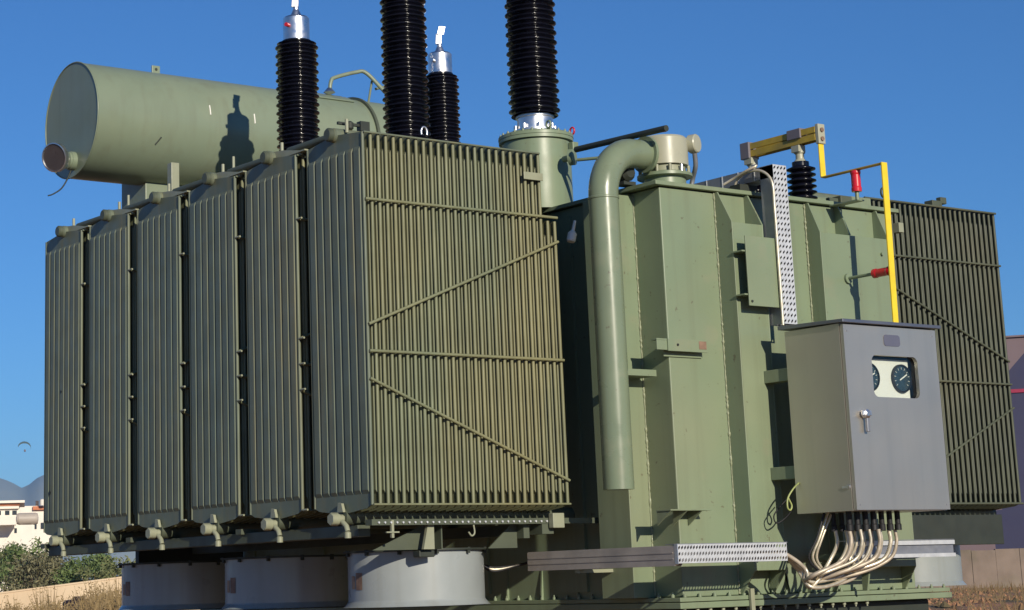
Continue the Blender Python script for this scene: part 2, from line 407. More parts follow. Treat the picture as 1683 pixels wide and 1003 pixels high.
def left_radiator(k):
    yb = k*RP
    r = radiator(0, yb, k == 0, True, 1)
    add_plates(r, 0, yb, NP, (25, 26) if k == 0 else ())
    for (za, zb) in ((Z1, Z1), (Z3, Z3), (.956, 1.486), (.674, .155), (.028, .028)):
        part('tie_rod', MB().cyl((-.004, yb-.012, za), (LX+.006, yb-.012, zb), .0085 if za != .028 else .006, 8), RADE, r)
    part('tie_rod', MB().cyl((-.004, yb-.010, 1.985), (24*PITCH, yb-.010, 1.985), .006, 8), RAD, r)
    if k == 0: part('vent_valve', MB().lathe([(.012, 0), (.022, .01), (.022, .04), (.010, .05)], (.10, .27, 2.06), n=10).box(.02, .20, .262, .278, 2.085, 2.10).box(.16, .22, .25, .29, 2.06, 2.115), DARK, r)
    # short tabs joining neighbours
    if k < 5:
        for z in (Z1, Z3+.14, Z3, Z3-.14, .03):
            part('spacer_tab', MB().box(-.012, -.006, yb+PW-.002, yb+PW+.035, z-.008, z+.008) if False else MB().cyl((-.004, yb+RP-.05, z), (-.004, yb+RP+.0, z), .006, 6), BEIGE, r)
    # headers with end caps
    yc = yb+PW/2
    h = part('header', MB().lathe([(.030, 0), (.040, .010), (.040, 1.5 if k else 1.16)], (-.020, yc, 2.020), (1, 0, 0), 20), RAD, r)
    part('header_end_cap', MB().lathe([(.0, 0), (.030, 0), (.038, .008), (.038, .028)], (-.052, yc, 2.020), (1, 0, 0), 18), OLIVE, h)
    part('vent_plug', MB().cyl((.045, yc-.055, 2.03), (.045, yc-.055, 2.105), .010, 8), BEIGE, h)
    if k in (2, 4):
        part('vent_plug', MB().cyl((.05, yc-.17, 2.01), (.05, yc-.17, 2.13), .009, 8), BEIGE, h)
    if k: part('lifting_lug', MB().prism([(yc-.30, 1.985), (yc-.30, 2.01), (yc-.12, 2.045), (yc-.02, 2.055), (yc-.02, 2.01)], 'X', .012, .03).box(.0, .10, yc-.36, yc-.02, 1.998, 2.006), BEIGE if k else RAD, r)
    lo = part('header', MB().lathe([(.045, 0), (.045, 1.55)], (-.01, yc, -.022), (1, 0, 0), 20), OLIVE, r)
    m = MB().lathe([(.0, 0), (.031, 0), (.035, .006), (.035, .045), (.027, .050), (.027, .085)], (-.085, yc, -.035), (1, 0, 0), 6)
    m.prism([(yc-.035, .0), (yc-.02, .045), (yc+.012, .05), (yc+.02, .0)], 'X', -.028, -.012)
    part('drain_cap', m, BEIGE, lo)
    part('drain_plug', MB().tube([(-.03, yc-.03, -.05), (-.035, yc-.075, -.075), (-.035, yc-.085, -.10)], .014, 10).lathe([(.018, 0), (.018, .028), (.010, .034)], (-.035, yc-.085, -.135), (0, 0, 1), 8), BEIGE, lo)
    return r
rads = [left_radiator(k) for k in range(6)]
part('name_plate', MB().box(1.075, 1.212, -.022, -.016, 1.825, 1.868), BEIGE, rads[0], .002)
part('lifting_eye', MB().tube([(.42+.02*math.cos(a)*1, .02, 2.03+.032*math.sin(a)) for a in [PI*i/8 for i in range(-1, 10)]], .006, 8), ALU, rads[0])
# tie bar running across the radiator heads (in pieces between the heads)
for k in range(5):
    ya = k*RP+PW/2+.045; yb_ = (k+1)*RP+PW/2-.10
    part('head_tie_bar', MB().cyl((.035, ya-.03, 2.030), (.035, yb_-.05, 2.034), .023, 16), OLIVE, T, 0)
part('head_tie_post', MB().box(.46, .52, 2.92, 2.98, 2.04, 2.42), BEIGE, T, .004)

for y_, z_, a_ in ((3.757, .285, .016), (3.595, .94, .010)): part('paint_chip', MB().prism([(y_, z_-a_), (y_-a_, z_), (y_, z_+a_), (y_+a_*.6, z_)], 'X', -.0155, -.0125), BLACK, rads[5])
# right-hand radiator
XR, YR = 3.985, .0787
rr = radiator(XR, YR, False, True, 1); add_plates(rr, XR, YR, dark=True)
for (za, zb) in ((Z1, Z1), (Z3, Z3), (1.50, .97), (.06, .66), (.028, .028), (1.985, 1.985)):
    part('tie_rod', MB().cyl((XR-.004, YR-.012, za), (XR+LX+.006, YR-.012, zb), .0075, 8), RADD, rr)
yc = YR+PW/2
part('header', MB().lathe([(.045, 0), (.045, 1.6)], (XR+LX+.03, yc, 2.012), (-1, 0, 0), 20), RAD, rr)
part('header_end_cap', MB().lathe([(.042, 0), (.036, .03), (0, .03)], (XR+LX+.03, yc, 2.012), (1, 0, 0), 18), OLIVE, rr)
part('header', MB().lathe([(.045, 0), (.045, 1.6)], (XR+LX+.03, yc, -.022), (-1, 0, 0), 20), OLIVE, rr)
part('lifting_eye', MB().tube([(XR+.24+.03*math.cos(a), YR+.03, 2.045+.034*math.sin(a)) for a in [2*PI*i/14 for i in range(15)]], .007, 8), DARK, rr)
part('vent_plug', MB().box(XR+.74, XR+.84, YR+.05, YR+.12, 2.0, 2.045).box(XR+.84, XR+.90, YR+.06, YR+.10, 2.03, 2.075), OLIVE, rr, .004)
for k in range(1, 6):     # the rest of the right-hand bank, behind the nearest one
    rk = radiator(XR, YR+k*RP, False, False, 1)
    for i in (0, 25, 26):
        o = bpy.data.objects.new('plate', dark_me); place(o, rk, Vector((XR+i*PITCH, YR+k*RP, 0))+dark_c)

# --- fan deck and frame beneath the left bank
fr = part('fan_frame', MB().box(.05, .13, .22, 3.9, -.127, -.067), OLIVE, T, .004)
part('cross_beam', MB().box(1.15, 1.23, .05, 3.9, -.13, -.07), OLIVE, fr)
for y in (.045, 1.35, 2.68, 3.9):
    part('cross_beam', MB().box(.02, 1.62, y, y+.06, -.075, -.045), OLIVE, fr)
part('added_gap_beam', MB().box(.76, 1.60, 3.962, 4.01, -.30, -.045), DARK, fr)  # added dark filler, blocks the bright gap so the underside reads shaded
m = MB()
for i in range(32): m.lathe([(.006, 0), (.006, .008)], (.06+i*.0385, .044, -.062), (0, -1, 0), 6)
part('frame_bolts', m, GALV, fr, kind='stuff')
part('support_bracket', MB().prism([(.10, -.20), (.50, -.20), (.50, -.077), (.42, -.077)], 'Y', .16, .17).box(.50, .508, .10, .19, -.20, -.077), OLIVE, fr)  # dark olive in place of the shadow under the radiators
part('support_bracket', MB().prism([(.37, -.20), (.40, -.077), (.44, -.077), (.44, -.20)], 'Y', .08, .10), BEIGE, fr)
part('support_bracket', MB().prism([(.86, -.20), (1.06, -.20), (1.06, -.077), (1.02, -.077)], 'Y', .16, .17).box(1.06, 1.10, .10, .16, -.15, -.077), OLIVE, fr)
part('hook', MB().tube(catmull([(.68, .05, -.078), (.685, .05, -.12), (.665, .05, -.135), (.645, .05, -.115)], 5), .005, 6), BEIGE, fr)
part('pipe_flange', MB().box(1.19, 1.27, .0, .04, -.10, -.02), BEIGE, fr, .004)
part('clamp', MB().box(.14, .155, .04, .055, -.14, -.05).box(.105, .185, .035, .045, -.115, -.108), BEIGE, fr)
FX, FR_ = .65, .374
def fan(k):
    y = .545+k*1.326
    f = bpy.data.objects.new('fan', None); f.empty_display_size = .1; place(f, T, (FX, y, -.49))
    part('fan_housing', MB().lathe([(FR_, 0), (FR_, -.255), (FR_+.004, -.262), (FR_+.022, -.283), (FR_+.03, -.288)], (FX, y, -.205), n=64, caps=False)
         .lathe([(FR_-.006, 0), (FR_-.006, -.255), (FR_+.02, -.286)], (FX, y, -.205), n=64, caps=False), FANG, f)
    part('mounting_ring', MB().lathe([(FR_-.02, 0), (FR_+.025, 0), (FR_+.025, .01), (FR_-.02, .01), (FR_-.02, 0)], (FX, y, -.204), n=64, caps=False), DARK, f)
    m = MB()
    for q in range(12):
        a = 2*PI*q/12+.2; m.box(FX+(FR_+.012)*math.cos(a)-.008, FX+(FR_+.012)*math.cos(a)+.008, y+(FR_+.012)*math.sin(a)-.008, y+(FR_+.012)*math.sin(a)+.008, -.222, -.19)
    part('ring_bolts', m, DARK, f, kind='stuff')
    part('motor', MB().lathe([(.0, 0), (.07, 0), (.085, .02), (.085, .16), (.04, .18)], (FX, y, -.44), n=20), DARK, f)
    for q in range(6):
        a = 2*PI*q/6; c_, s_ = math.cos(a), math.sin(a); u = Vector((c_, s_, 0)); t = Vector((-s_, c_, 0))
        o = Vector((FX, y, -.36)); v = []
        for (rr_, wd, tw) in ((.07, .05, .5), (.20, .075, .35), (.35, .085, .22)):
            for e in (-1, 1): v.append(o+u*rr_+t*wd*e*math.cos(tw)+Vector((0, 0, wd*e*math.sin(tw))))
        v2 = [p+Vector((0, 0, .004)) for p in v]
        part('blade', MB().add(v+v2, [(0, 1, 3, 2), (2, 3, 5, 4), (6, 8, 9, 7), (8, 10, 11, 9), (0, 2, 8, 6), (2, 4, 10, 8), (1, 7, 9, 3), (3, 9, 11, 5), (0, 6, 7, 1), (4, 5, 11, 10)]), DARK, f)
    part('guard', (lambda mm: [mm.tube([(FX+q*math.cos(2*PI*i/32), y+q*math.sin(2*PI*i/32), -.495) for i in range(33)], .003, 4) for q in (.1, .17, .24, .31, .375)] and mm)(MB()), DARK, f)
    # rusty patch and small label on the side towards the camera
    a0 = R(176)
    def patch(nm, w_, z0, z1, mt, da):
        v = []; n = 6
        for i in range(n+1):
            a = a0+da+(i/n-.5)*w_
            for z in (z0, z1): v.append((FX+(FR_+.002)*math.cos(a), y+(FR_+.002)*math.sin(a), z))
        part(nm, MB().add(v, [(2*i, 2*i+2, 2*i+3, 2*i+1) for i in range(n)], True), mt, f)
    patch('rust_patch', .16, -.40, -.31, RUST, .05); patch('label', .11, -.395, -.325, PAPER, -.12)
    return f
fans = [fan(k) for k in range(3)]
part('junction_box', MB().box(.37, .47, .12, .18, -.24, -.205), DARK, fans[0], .005)
# right-hand fan
def fan_right():
    y = .55; x = 4.62; f = bpy.data.objects.new('fan', None); f.empty_display_size = .1; place(f, T, (x, y, -.49))
    part('fan_housing', MB().lathe([(FR_, 0), (FR_, -.255), (FR_+.022, -.283)], (x, y, -.205), n=48, caps=False).lathe([(FR_-.006, 0), (FR_-.006, -.255)], (x, y, -.205), n=48, caps=False), FANG, f)
    part('mounting_ring', MB().lathe([(FR_-.02, 0), (FR_+.025, 0), (FR_+.025, .01), (FR_-.02, .01)], (x, y, -.204), n=48, caps=False), DARK, f)
fan_right()
part('fan_frame', MB().box(3.72, 5.02, .03, .06, -.235, -.045).box(4.2, 4.28, .1, 3.9, -.14, -.08).box(4.9, 4.98, .1, 3.9, -.14, -.08), DARK, T, .004)

# --- bushings
BX = 1.69; BY = (.60, 1.93, 3.26)
prof_shed = [(.144, -.0305), (.142, -.027), (.122, -.021), (.121, -.014), (.149, -.006), (.1575, -.001), (.1565, .003), (.148, .007), (.119, .014), (.121, .020), (.141, .027), (.144, .0305)]
shed_me, shed_c = MB().slathe(prof_shed, n=36).mesh('shed', BLACKG)
pr2 = [(r*.85, z*.86) for r, z in prof_shed]
shed2_me, shed2_c = MB().slathe(pr2, n=36).mesh('shed', BLACKG)
def terminal(b, x, y, z, s=1.0):
    m = MB().lathe([(.097*s, 0), (.097*s, .165*s), (.085*s, .178*s), (.05*s, .185*s)], (x, y, z), n=36)
    part('cap', m, ALU, b)
    part('cap_ring', MB().lathe([(.101*s, 0), (.101*s, .02*s)], (x, y, z+.12*s), n=36), ALU, b) if False else None
    part('terminal', MB().lathe([(.045*s, 0), (.022*s, .05*s), (.020*s, .09*s)], (x, y, z+.185*s), n=20)
         .obox((x-.005, y, z+.30*s), (.022*s, -.012*s, 0), (.006*s, .010*s, 0), (.008*s, .006*s, .045*s))
         .obox((x+.012*s, y-.012*s, z+.37*s), (.026*s, -.010*s, .0), (.005*s, .011*s, 0), (.010*s, .0, .035*s)), ALU, b, .002)
    part('terminal_bolt', MB().lathe([(.016*s, 0), (.016*s, .03*s)], (x-.090*s, y-.035*s, z+.10*s), (-1, -.4, 0), 8), ALU if s < 1 else RED, b)
def hv_bushing(y):
    b = bpy.data.objects.new('bushing', None); b.empty_display_size = .1; place(b, T, (BX, y, 2.24))
    tr = part('turret', MB().lathe([(.208, 0), (.208, .425)], (BX, y, 1.782), n=56), GREEN, T)
    part('turret_flange', MB().lathe([(.2, 0), (.226, .002), (.226, .022), (.2, .023)], (BX, y, 2.208), n=56), GREEN, tr)
    part('turret_lid', MB().lathe([(.228, 0), (.228, .018), (.205, .030), (.12, .048)], (BX, y, 2.232), n=56), GREEN, tr)
    m = MB()
    for q in range(24):
        a = 2*PI*q/24; bolt_mb(m, BX+.215*math.cos(a), y+.215*math.sin(a), 2.25, .009, .014)
    part('flange_bolts', m, GREEN, tr, kind='stuff')
    for q in range(2):
        a = -1.9+q*1.25
        part('lifting_eye', MB().tube([(BX+.222*math.cos(a)+.0*math.cos(t), y+.222*math.sin(a)+.02*math.cos(t), 2.283+.022*math.sin(t)) for t in [2*PI*i/12 for i in range(13)]], .006, 6), RED if q else GREEN, tr)
    part('junction_box', MB().box(BX+.09, BX+.135, y-.235, y-.19, 2.13, 2.19), GREEN, tr, .004)
    part('collar', MB().lathe([(.132, 0), (.132, .012), (.108, .016), (.108, .085), (.118, .09), (.118, .102)], (BX, y, 2.279), n=44), ALU, b)
    m = MB()
    for q in range(8):
        a = 2*PI*q/8+.3; m.lathe([(.012, 0), (.012, .03)], (BX+.122*math.cos(a), y+.122*math.sin(a), 2.291), (0, 0, 1), 6)
    part('collar_bolts', m, ALU, b, kind='stuff')
    part('core', MB().cyl((BX, y, 2.376), (BX, y, 3.50), .108, 32), BLACKG, b)
    for i in range(18):
        o = bpy.data.objects.new('shed', shed_me); place(o, b, Vector((BX, y, 2.412+i*.061))+shed_c)
    terminal(b, BX, y, 3.503); return b
for y in BY: hv_bushing(y)
# smaller neutral bushing on the far side
NX, NY = 2.60, 2.745
b = bpy.data.objects.new('bushing', None); b.empty_display_size = .1; place(b, T, (NX, NY, 2.2))
b['label'] = 'smaller bushing with silver cap behind the row of three'
part('turret', MB().lathe([(.16, 0), (.16, .5), (.19, .5), (.19, .53)], (NX, NY, 1.782), n=40), GREEN, T)
part('core', MB().cyl((NX, NY, 2.312), (NX, NY, 3.25), .092, 28), BLACKG, b)
for i in range(17):
    o = bpy.data.objects.new('shed', shed2_me); place(o, b, Vector((NX, NY, 2.36+i*.0525))+shed2_c)
terminal(b, NX, NY, 3.245, .90)

# --- conservator
CY, CZ, CR = 4.97, 3.162, .447; CX0, CX1 = .73, 3.55
cons = part('conservator', MB().lathe([(CR, 0), (CR, CX1-CX0)], (CX0, CY, CZ), (1, 0, 0), 96), CONS, T)
part('weld_bead', MB().tube([(CX0, CY+(CR+.001)*math.cos(a), CZ+(CR+.001)*math.sin(a)) for a in [2*PI*i/72 for i in range(73)]], .006, 6), CONS, cons)
part('end_ring', MB().lathe([(CR+.001, 0), (CR+.022, .0), (CR+.022, .025), (CR+.001, .025)], (3.27, CY, CZ), (1, 0, 0), 80, False), OLIVE, cons)
part('lifting_lug', MB().box(1.425, 1.495, CY-.01, CY+.005, CZ+CR-.005, CZ+CR+.075), CONS, cons, .002)
part('lug_hole', MB().lathe([(.012, 0), (.012, .003)], (1.46, CY-.0105, CZ+CR+.045), (0, -1, 0), 12), DARK, cons)
def on_cons(x, ang, r=CR): return Vector((x, CY-r*math.cos(ang), CZ+r*math.sin(ang)))
for x, ang in ((1.70, .18), (2.10, .12)):
    part('scratch', MB().tube([on_cons(x, ang+t, CR+.001) for t in (-.05, 0, .06, .13)], .006, 5), WHITE, cons)
part('small_mark', MB().tube([on_cons(1.24, -.50, CR+.001), on_cons(1.28, -.36, CR+.001)], .006, 5), DARK, cons)
part('inspection_cover', MB().add([tuple(on_cons(x, a, CR+.012)) for a in (.95, 1.1, 1.25, 1.4) for x in (2.81, 3.17)], [(0, 1, 3, 2), (2, 3, 5, 4), (4, 5, 7, 6)], True).tube([on_cons(2.81, .95, CR+.01), on_cons(3.17, .95, CR+.01), on_cons(3.17, 1.4, CR+.01), on_cons(2.81, 1.4, CR+.01)], .008, 6), CONS, cons)
# level gauge on the end
gc = Vector((CX0, 4.93, 2.835))
gauge = part('level_gauge', MB().lathe([(.072, 0), (.072, .035), (.066, .04), (.066, .055), (.050, .06)], gc, (-1, 0, 0), 28), CONS, cons)
gd = Vector((-1, -.50, -.28)).normalized(); g2 = gc+Vector((-.12, -.01, .02))
part('gauge_arm', MB().cyl(gc+Vector((-.055, 0, 0)), g2+gd*.015, .030, 14).cyl(gc+Vector((-.05, -.02, -.03)), g2+Vector((-.0, -.0, -.05)), .009, 8), ALU, gauge)
part('gauge_body', MB().lathe([(.035, 0), (.095, .035), (.112, .04), (.112, .075), (.104, .077), (.100, .066)], g2, gd, 36), ALU, gauge)
part('gauge_face', MB().lathe([(.101, 0), (.101, .004)], g2+gd*.064, gd, 36), GAUGE, gauge)
part('gauge_wire', MB().tube(catmull([gc+Vector((-.02, 0, -.07)), gc+Vector((-.05, 0, -.14)), gc+Vector((-.10, 0, -.22)), gc+Vector((-.17, 0, -.27)), gc+Vector((-.21, 0, -.285))], 5), .006, 6), DARK, gauge)
part('conservator_support', MB().box(1.33, 1.80, 4.9, 5.3, 1.3, CZ-CR+.10).box(1.33, 1.80, YB+.002, 4.9, 1.2, 1.6), CONS, T, .006)
part('conservator_support', MB().box(2.9, 3.3, 4.9, 5.3, 1.3, CZ-CR+.10).box(2.9, 3.3, YB+.002, 4.9, 1.2, 1.6), CONS, T, .006)
# vent pipes over the right end of the conservator
VP = Vector((-.06, -.13, -.028))
vp = part('breather_pipe', MB().tube(catmull([Vector(p)+VP for p in [(3.10, 5.0, 3.645), (3.12, 5.0, 3.76), (3.17, 5.0, 3.80), (3.36, 4.98, 3.862), (3.44, 4.95, 3.86), (3.55, 4.88, 3.72), (3.68, 4.75, 3.50), (3.72, 4.68, 3.40), (3.72, 4.66, 3.25)]], 6), .017, 10), CONS, cons)
part('breather_valve', MB().lathe([(.01, 0), (.03, .01), (.05, .02), (.034, .04), (.016, .06)], (3.04, 4.87, 3.612), n=16), ALU, vp)
part('brace', MB().cyl((3.43, 4.87, 3.58), (3.44, 4.82, 3.77), .010, 8).cyl((3.49, 4.85, 3.71), (3.72, 4.62, 3.77), .012, 8), CONS, vp)
part('drop_fitting', MB().lathe([(.03, 0), (.03, .10), (.018, .12), (.03, .14), (.03, .20)], (3.66, 4.55, 3.19), n=12), BEIGE, vp)

# --- pressure relief device and big drain pipe
PX, PY, PR_ = 1.335, -.385, .083
path = [(PX, PY, .085), (PX, PY, 1.68)]
cz, rad_ = 1.68, .28
for i in range(1, 13):
    a = (PI/2)*i/12; path.append((PX+rad_*(1-math.cos(a)), PY+.045*(1-math.cos(a)), cz+rad_*math.sin(a)))
path.append((1.715, -.335, 1.966))
pip = part('relief_pipe', MB().tube(path[:2]+[Vector(p) for p in path[2:]], PR_, 36), PIPE, T)
for p, dd in (((PX, PY, 1.665), (0, 0, 1)),): part('pipe_joint', MB().lathe([(PR_+.001, 0), (PR_+.004, .003), (PR_+.004, .012), (PR_+.001, .015)], p, dd, 32), PIPE, pip)
part('pipe_flange', MB().lathe([(PR_, 0), (PR_+.022, .0), (PR_+.022, .018), (PR_, .018)], (1.70, -.336, 1.966), (1, .02, 0), 32), GREEN, pip)
part('pipe_bracket', MB().box(1.42, 1.64, -.40, -.392, .70, .735).box(1.42, 1.64, -.39, -.27, .70, .706), GREEN, pip)
RX, RY = 1.885, -.30
rv = part('relief_device', MB().lathe([(.14, 0), (.14, .155), (.128, .168), (.06, .18)], (RX, RY, 1.915), n=44), CREAM, T)
part('relief_flange', MB().lathe([(.12, 0), (.158, .005), (.158, .022), (.135, .03)], (RX, RY, 1.845), n=44), GREEN, rv)
part('relief_neck', MB().lathe([(.12, 0), (.12, .065)], (RX, RY, 1.782), n=40), GREEN, rv)
part('relief_spring_housing', MB().lathe([(.125, 0), (.118, .05)], (RX, RY, 1.874), n=40), BEIGE, rv)
for q in range(12):
    a = 2*PI*q/12; part('bolt', MB().cyl((RX+.142*math.cos(a), RY+.142*math.sin(a), 1.862), (RX+.142*math.cos(a), RY+.142*math.sin(a), 1.908), .010, 6), ALU if q % 3 == 0 else BEIGE, rv)
part('trip_button', MB().lathe([(.022, 0), (.022, .02), (.008, .03)], (RX-.02, RY-.03, 2.118), n=12), RED, rv)
part('switch_head', MB().lathe([(.03, -.05), (.055, -.02), (.055, .02), (.050, .026), (.0, .027)], (RX+.165, RY-.08, 2.055), (.35, -.94, 0), 24), CREAM, rv)
part('switch_conduit', MB().tube(catmull([(RX+.165, RY-.085, 2.0), (RX+.19, RY-.06, 1.93), (RX+.22, RY, 1.87), (RX+.215, RY+.02, 1.80), (RX+.20, RY+.03, 1.78)], 6), .014, 8), GALVD, rv)
part('relief_valve', MB().lathe([(.03, -.05), (.05, -.03), (.05, .03), (.03, .05)], (1.60, -.28, 1.86), (0, 1, .1), 12).lathe([(.026, 0), (.026, .12)], (1.62, -.25, 1.80), (0, 0, 1), 10).box(1.57, 1.66, -.30, -.22, 1.79, 1.81), DARK, T)
part('long_rod', MB().cyl((1.66, .20, 2.095), (1.66, -.575, 2.066), .018, 14), DARK, T, label='dark horizontal rod with pale tip above the relief pipe')
part('rod_clamp', MB().lathe([(.03, -.02), (.05, -.015), (.05, .015), (.03, .02)], (1.70, .285, 2.07), (.5, -.86, 0), 14).cyl((1.70, .28, 2.07), (1.70, .36, 2.07), .02, 8).cyl((1.72, .26, 2.05), (1.78, .10, 2.04), .010, 8), GREEN, T)
part('valve_handle', MB().lathe([(.022, 0), (.026, .01), (.026, .05), (.018, .06), (.010, .07), (.008, .13)], (1.43, .02, 1.50), (.3, 0, .95), 12), WHITE, T)

# --- steel cable tray over the top and down the front
def perforated(m, org, u, v, nu, nv, du, dv, su, sv, th, nrm, skew=0.0):
    """sheet of nu x nv cells with one slot each, real holes, with thickness on the slot rims"""
    org, u, v, nrm = Vector(org), Vector(u), Vector(v), Vector(nrm)
    for i in range(nu):
        for j in range(nv):
            off = .5*du if False else 0
            a0, a1, b0, b1 = i*du, (i+1)*du, j*dv, (j+1)*dv
            ca, cb = (a0+a1)/2, (b0+b1)/2
            O = [(a0, b0), (a1, b0), (a1, b1), (a0, b1)]
            I = [(ca-su/2, cb-sv/2-skew), (ca+su/2, cb-sv/2+skew), (ca+su/2, cb+sv/2+skew), (ca-su/2, cb+sv/2-skew)]
            P = [org+u*a+v*b for a, b in O+I]; Q = [p-nrm*th for p in P[4:]]
            m.add(P+Q, [(0, 1, 5, 4), (1, 2, 6, 5), (2, 3, 7, 6), (3, 0, 4, 7), (4, 5, 9, 8), (5, 6, 10, 9), (6, 7, 11, 10), (7, 4, 8, 11)])
    return m
TX0, TX1, TY = 2.345, 2.453, -.70
m = MB(); perforated(m, (TX0, TY-.004, .99), (1, 0, 0), (0, 0, 1), 4, 28, .027, .0326, .0165, .013, .003, (0, -1, 0), .0065)
tray = part('cable_tray', MB().box(TX0+.0, TX0+.004, TY, TY+.10, .99, 1.90).box(TX1-.004, TX1, TY, TY+.10, .99, 1.90).box(TX0+.004, TX1-.004, TY+.097, TY+.10, .99, 1.80), GALVD, T)
part('perforated_cover', m, GALV, tray, label='bright perforated steel cover')
part('tray_top', MB().box(TX0, TX0+.004, TY, .65, 1.83, 1.90).box(TX1-.004, TX1, TY, .65, 1.83, 1.90).box(TX0+.004, TX1-.004, TY+.12, .65, 1.83, 1.834).box(TX0, TX1, TY-.001, .65, 1.9005, 1.904), GALVD, tray)
m = MB()
for i in range(9): m.box(TX0-.003, TX0-.0005, TY+.14+i*.13, TY+.146+i*.13, 1.83, 1.905)
part('tray_clips', m, GALV, tray)
part('conduit', MB().tube(catmull([(2.31, -.42, 1.80), (2.31, -.46, 1.86), (2.315, -.55, 1.885), (2.325, -.64, 1.87), (2.333, -.70, 1.80), (2.335, -.705, 1.65), (2.336, -.705, 1.3), (2.336, -.705, .98)], 8), .008, 8), CONDUIT, tray)
part('conduit', MB().tube(catmull([(2.25, -.40, 1.83), (2.28, -.46, 1.86), (2.29, -.56, 1.89), (2.32, -.60, 1.91), (2.34, -.55, 1.92)], 8), .008, 8), CONDUIT, tray)
part('tray_foot', MB().box(2.28, 2.42, -.50, -.42, 1.782, 1.82), DARK, tray)

# --- low-voltage bushings, busbar, red standoffs
LVX = 3.033
def lv(y, hid=False):
    b = bpy.data.objects.new('bushing', None); b.empty_display_size = .1; place(b, T, (LVX, y, 1.782))
    b['label'] = 'short black bushing under the yellow busbar'
    part('base_ring', MB().lathe([(.09, 0), (.09, .03), (.06, .035)], (LVX, y, 1.782), n=24), GREEN, b)
    for i in range(6):
        z = 1.835+i*.036
        part('shed', MB().slathe([(.055, -.018), (.070, -.010), (.088, -.003), (.088, .003), (.070, .010), (.055, .018)], (LVX, y, z), n=28), BLACKG, b)
    part('core', MB().cyl((LVX, y, 1.80), (LVX, y, 2.06), .052, 20), BLACKG, b)
    part('terminal', MB().lathe([(.05, 0), (.035, .02), (.026, .03), (.026, .06), (.034, .065), (.034, .08), (.02, .085), (.02, .14)], (LVX, y, 2.05), n=16).box(LVX-.04, LVX+.02, y-.03, y+.03, 2.12, 2.16), CREAM, b, 0)
lv(-.28); lv(.12)
bb = part('busbar', MB().box(LVX-.030, LVX-.022, -.44, .17, 2.165, 2.205).box(LVX-.030, LVX-.022, -.44, .17, 2.212, 2.25).box(LVX+.022, LVX+.030, -.44, .17, 2.165, 2.25), OCHRE, T, .001, label='weathered ochre double busbar')
part('busbar_clamp', MB().box(LVX-.045, LVX+.045, .10, .175, 2.155, 2.26), GREYB, bb, .004)
part('busbar_clamp', MB().box(LVX-.040, LVX+.04, -.33, -.22, 2.20, 2.262), GREYB, bb, .004)
part('busbar_end', MB().box(LVX-.028, LVX+.03, -.468, -.442, 2.14, 2.262), CREAM, bb, .003)
for z in (2.17, 2.225): part('end_bolt', MB().lathe([(.014, 0), (.014, .008)], (LVX, -.4685, z), (0, -1, 0), 8), RUST, bb)
part('drop_bar', MB().box(LVX-.022, LVX+.022, -.458, -.450, 1.938, 2.139), YEL, bb, .001)
part('flat_bar', MB().box(LVX-.020, LVX+.020, -.92, -.4505, 1.930, 1.9375), OCHRE, bb, .001)
part('drop_bar', MB().add([(LVX-.024, -.928, 1.938), (LVX+.024, -.928, 1.938), (LVX+.024, -.9205, 1.938), (LVX-.024, -.9205, 1.938), (2.996, -.928, .80), (3.038, -.928, .80), (3.038, -.9205, .80), (2.996, -.9205, .80)], [(0, 1, 2, 3), (7, 6, 5, 4), (0, 4, 5, 1), (1, 5, 6, 2), (2, 6, 7, 3), (3, 7, 4, 0)]), YEL, bb)
part('insulator', MB().lathe([(.030, 0), (.031, .02), (.028, .03), (.028, .10), (.031, .11), (.031, .125)], (LVX, -.705, 1.803), n=20), RED, bb)
part('insulator_post', MB().cyl((LVX, -.705, 1.75), (LVX, -.705, 1.803), .012, 10).box(LVX-.03, LVX+.03, -.73, -.512, 1.745, 1.752), GREEN, bb)
part('insulator', MB().lathe([(.026, 0), (.028, .02), (.025, .03), (.025, .10), (.028, .11), (.028, .13)], (3.028, -.919, 1.303), (0, 1, 0), 20), RED, bb)
part('insulator_post', MB().cyl((3.028, -.79, 1.303), (3.028, -.586, 1.303), .010, 10).cyl((3.028, -.60, 1.303), (3.028, -.586, 1.303), .03, 12), GREEN, bb)
part('insulator_post', MB().cyl((3.34, -.60, 1.47), (3.34, -.482, 1.47), .010, 8), GREEN, tank)
# things on the right end of the cover
part('cover_pipe', MB().cyl((3.20, -.05, 1.87), (3.55, -.05, 1.87), .055, 18).box(3.30, 3.36, -.20, -.0, 1.782, 1.86), GREEN, tank)
part('valve_block', MB().box(3.38, 3.56, -.35, -.18, 1.782, 1.87), GREEN, tank, .005)
part('valve_block', MB().box(3.20, 3.30, -.43, -.36, 1.782, 1.845).box(3.12, 3.20, -.41, -.38, 1.80, 1.83), OLIVE, tank, .005)
part('end_tab', MB().box(3.622, 3.665, -.50, -.45, 1.64, 1.70), BEIGE, tank, .002)

# --- control cabinet
CXa, CXb, CYf, CYb, CZa, CZb = 2.243, 2.992, -1.222, -.80, -.066, .925
cab = bpy.data.objects.new('control_cabinet', None); cab.empty_display_size = .1; place(cab, T, ((CXa+CXb)/2, (CYf+CYb)/2, CZa))
cab['label'] = 'stainless steel control cabinet with round gauges behind its door window'
def rr_ring(x0, x1, z0, z1, r, n=6):
    pts = []
    for (cx_, cz_, a0) in ((x1-r, z1-r, 0), (x0+r, z1-r, PI/2), (x0+r, z0+r, PI), (x1-r, z0+r, 1.5*PI)):
        for i in range(n+1):
            a = a0+(PI/2)*i/n; pts.append((cx_+r*math.cos(a), cz_+r*math.sin(a)))
    return pts
m = MB(); t = .004
m.box(CXa, CXa+t, CYf+.026, CYb, CZa, CZb).box(CXb-t, CXb, CYf+.026, CYb, CZa, CZb).box(CXa+t, CXb-t, CYb-t, CYb, CZa, CZb)
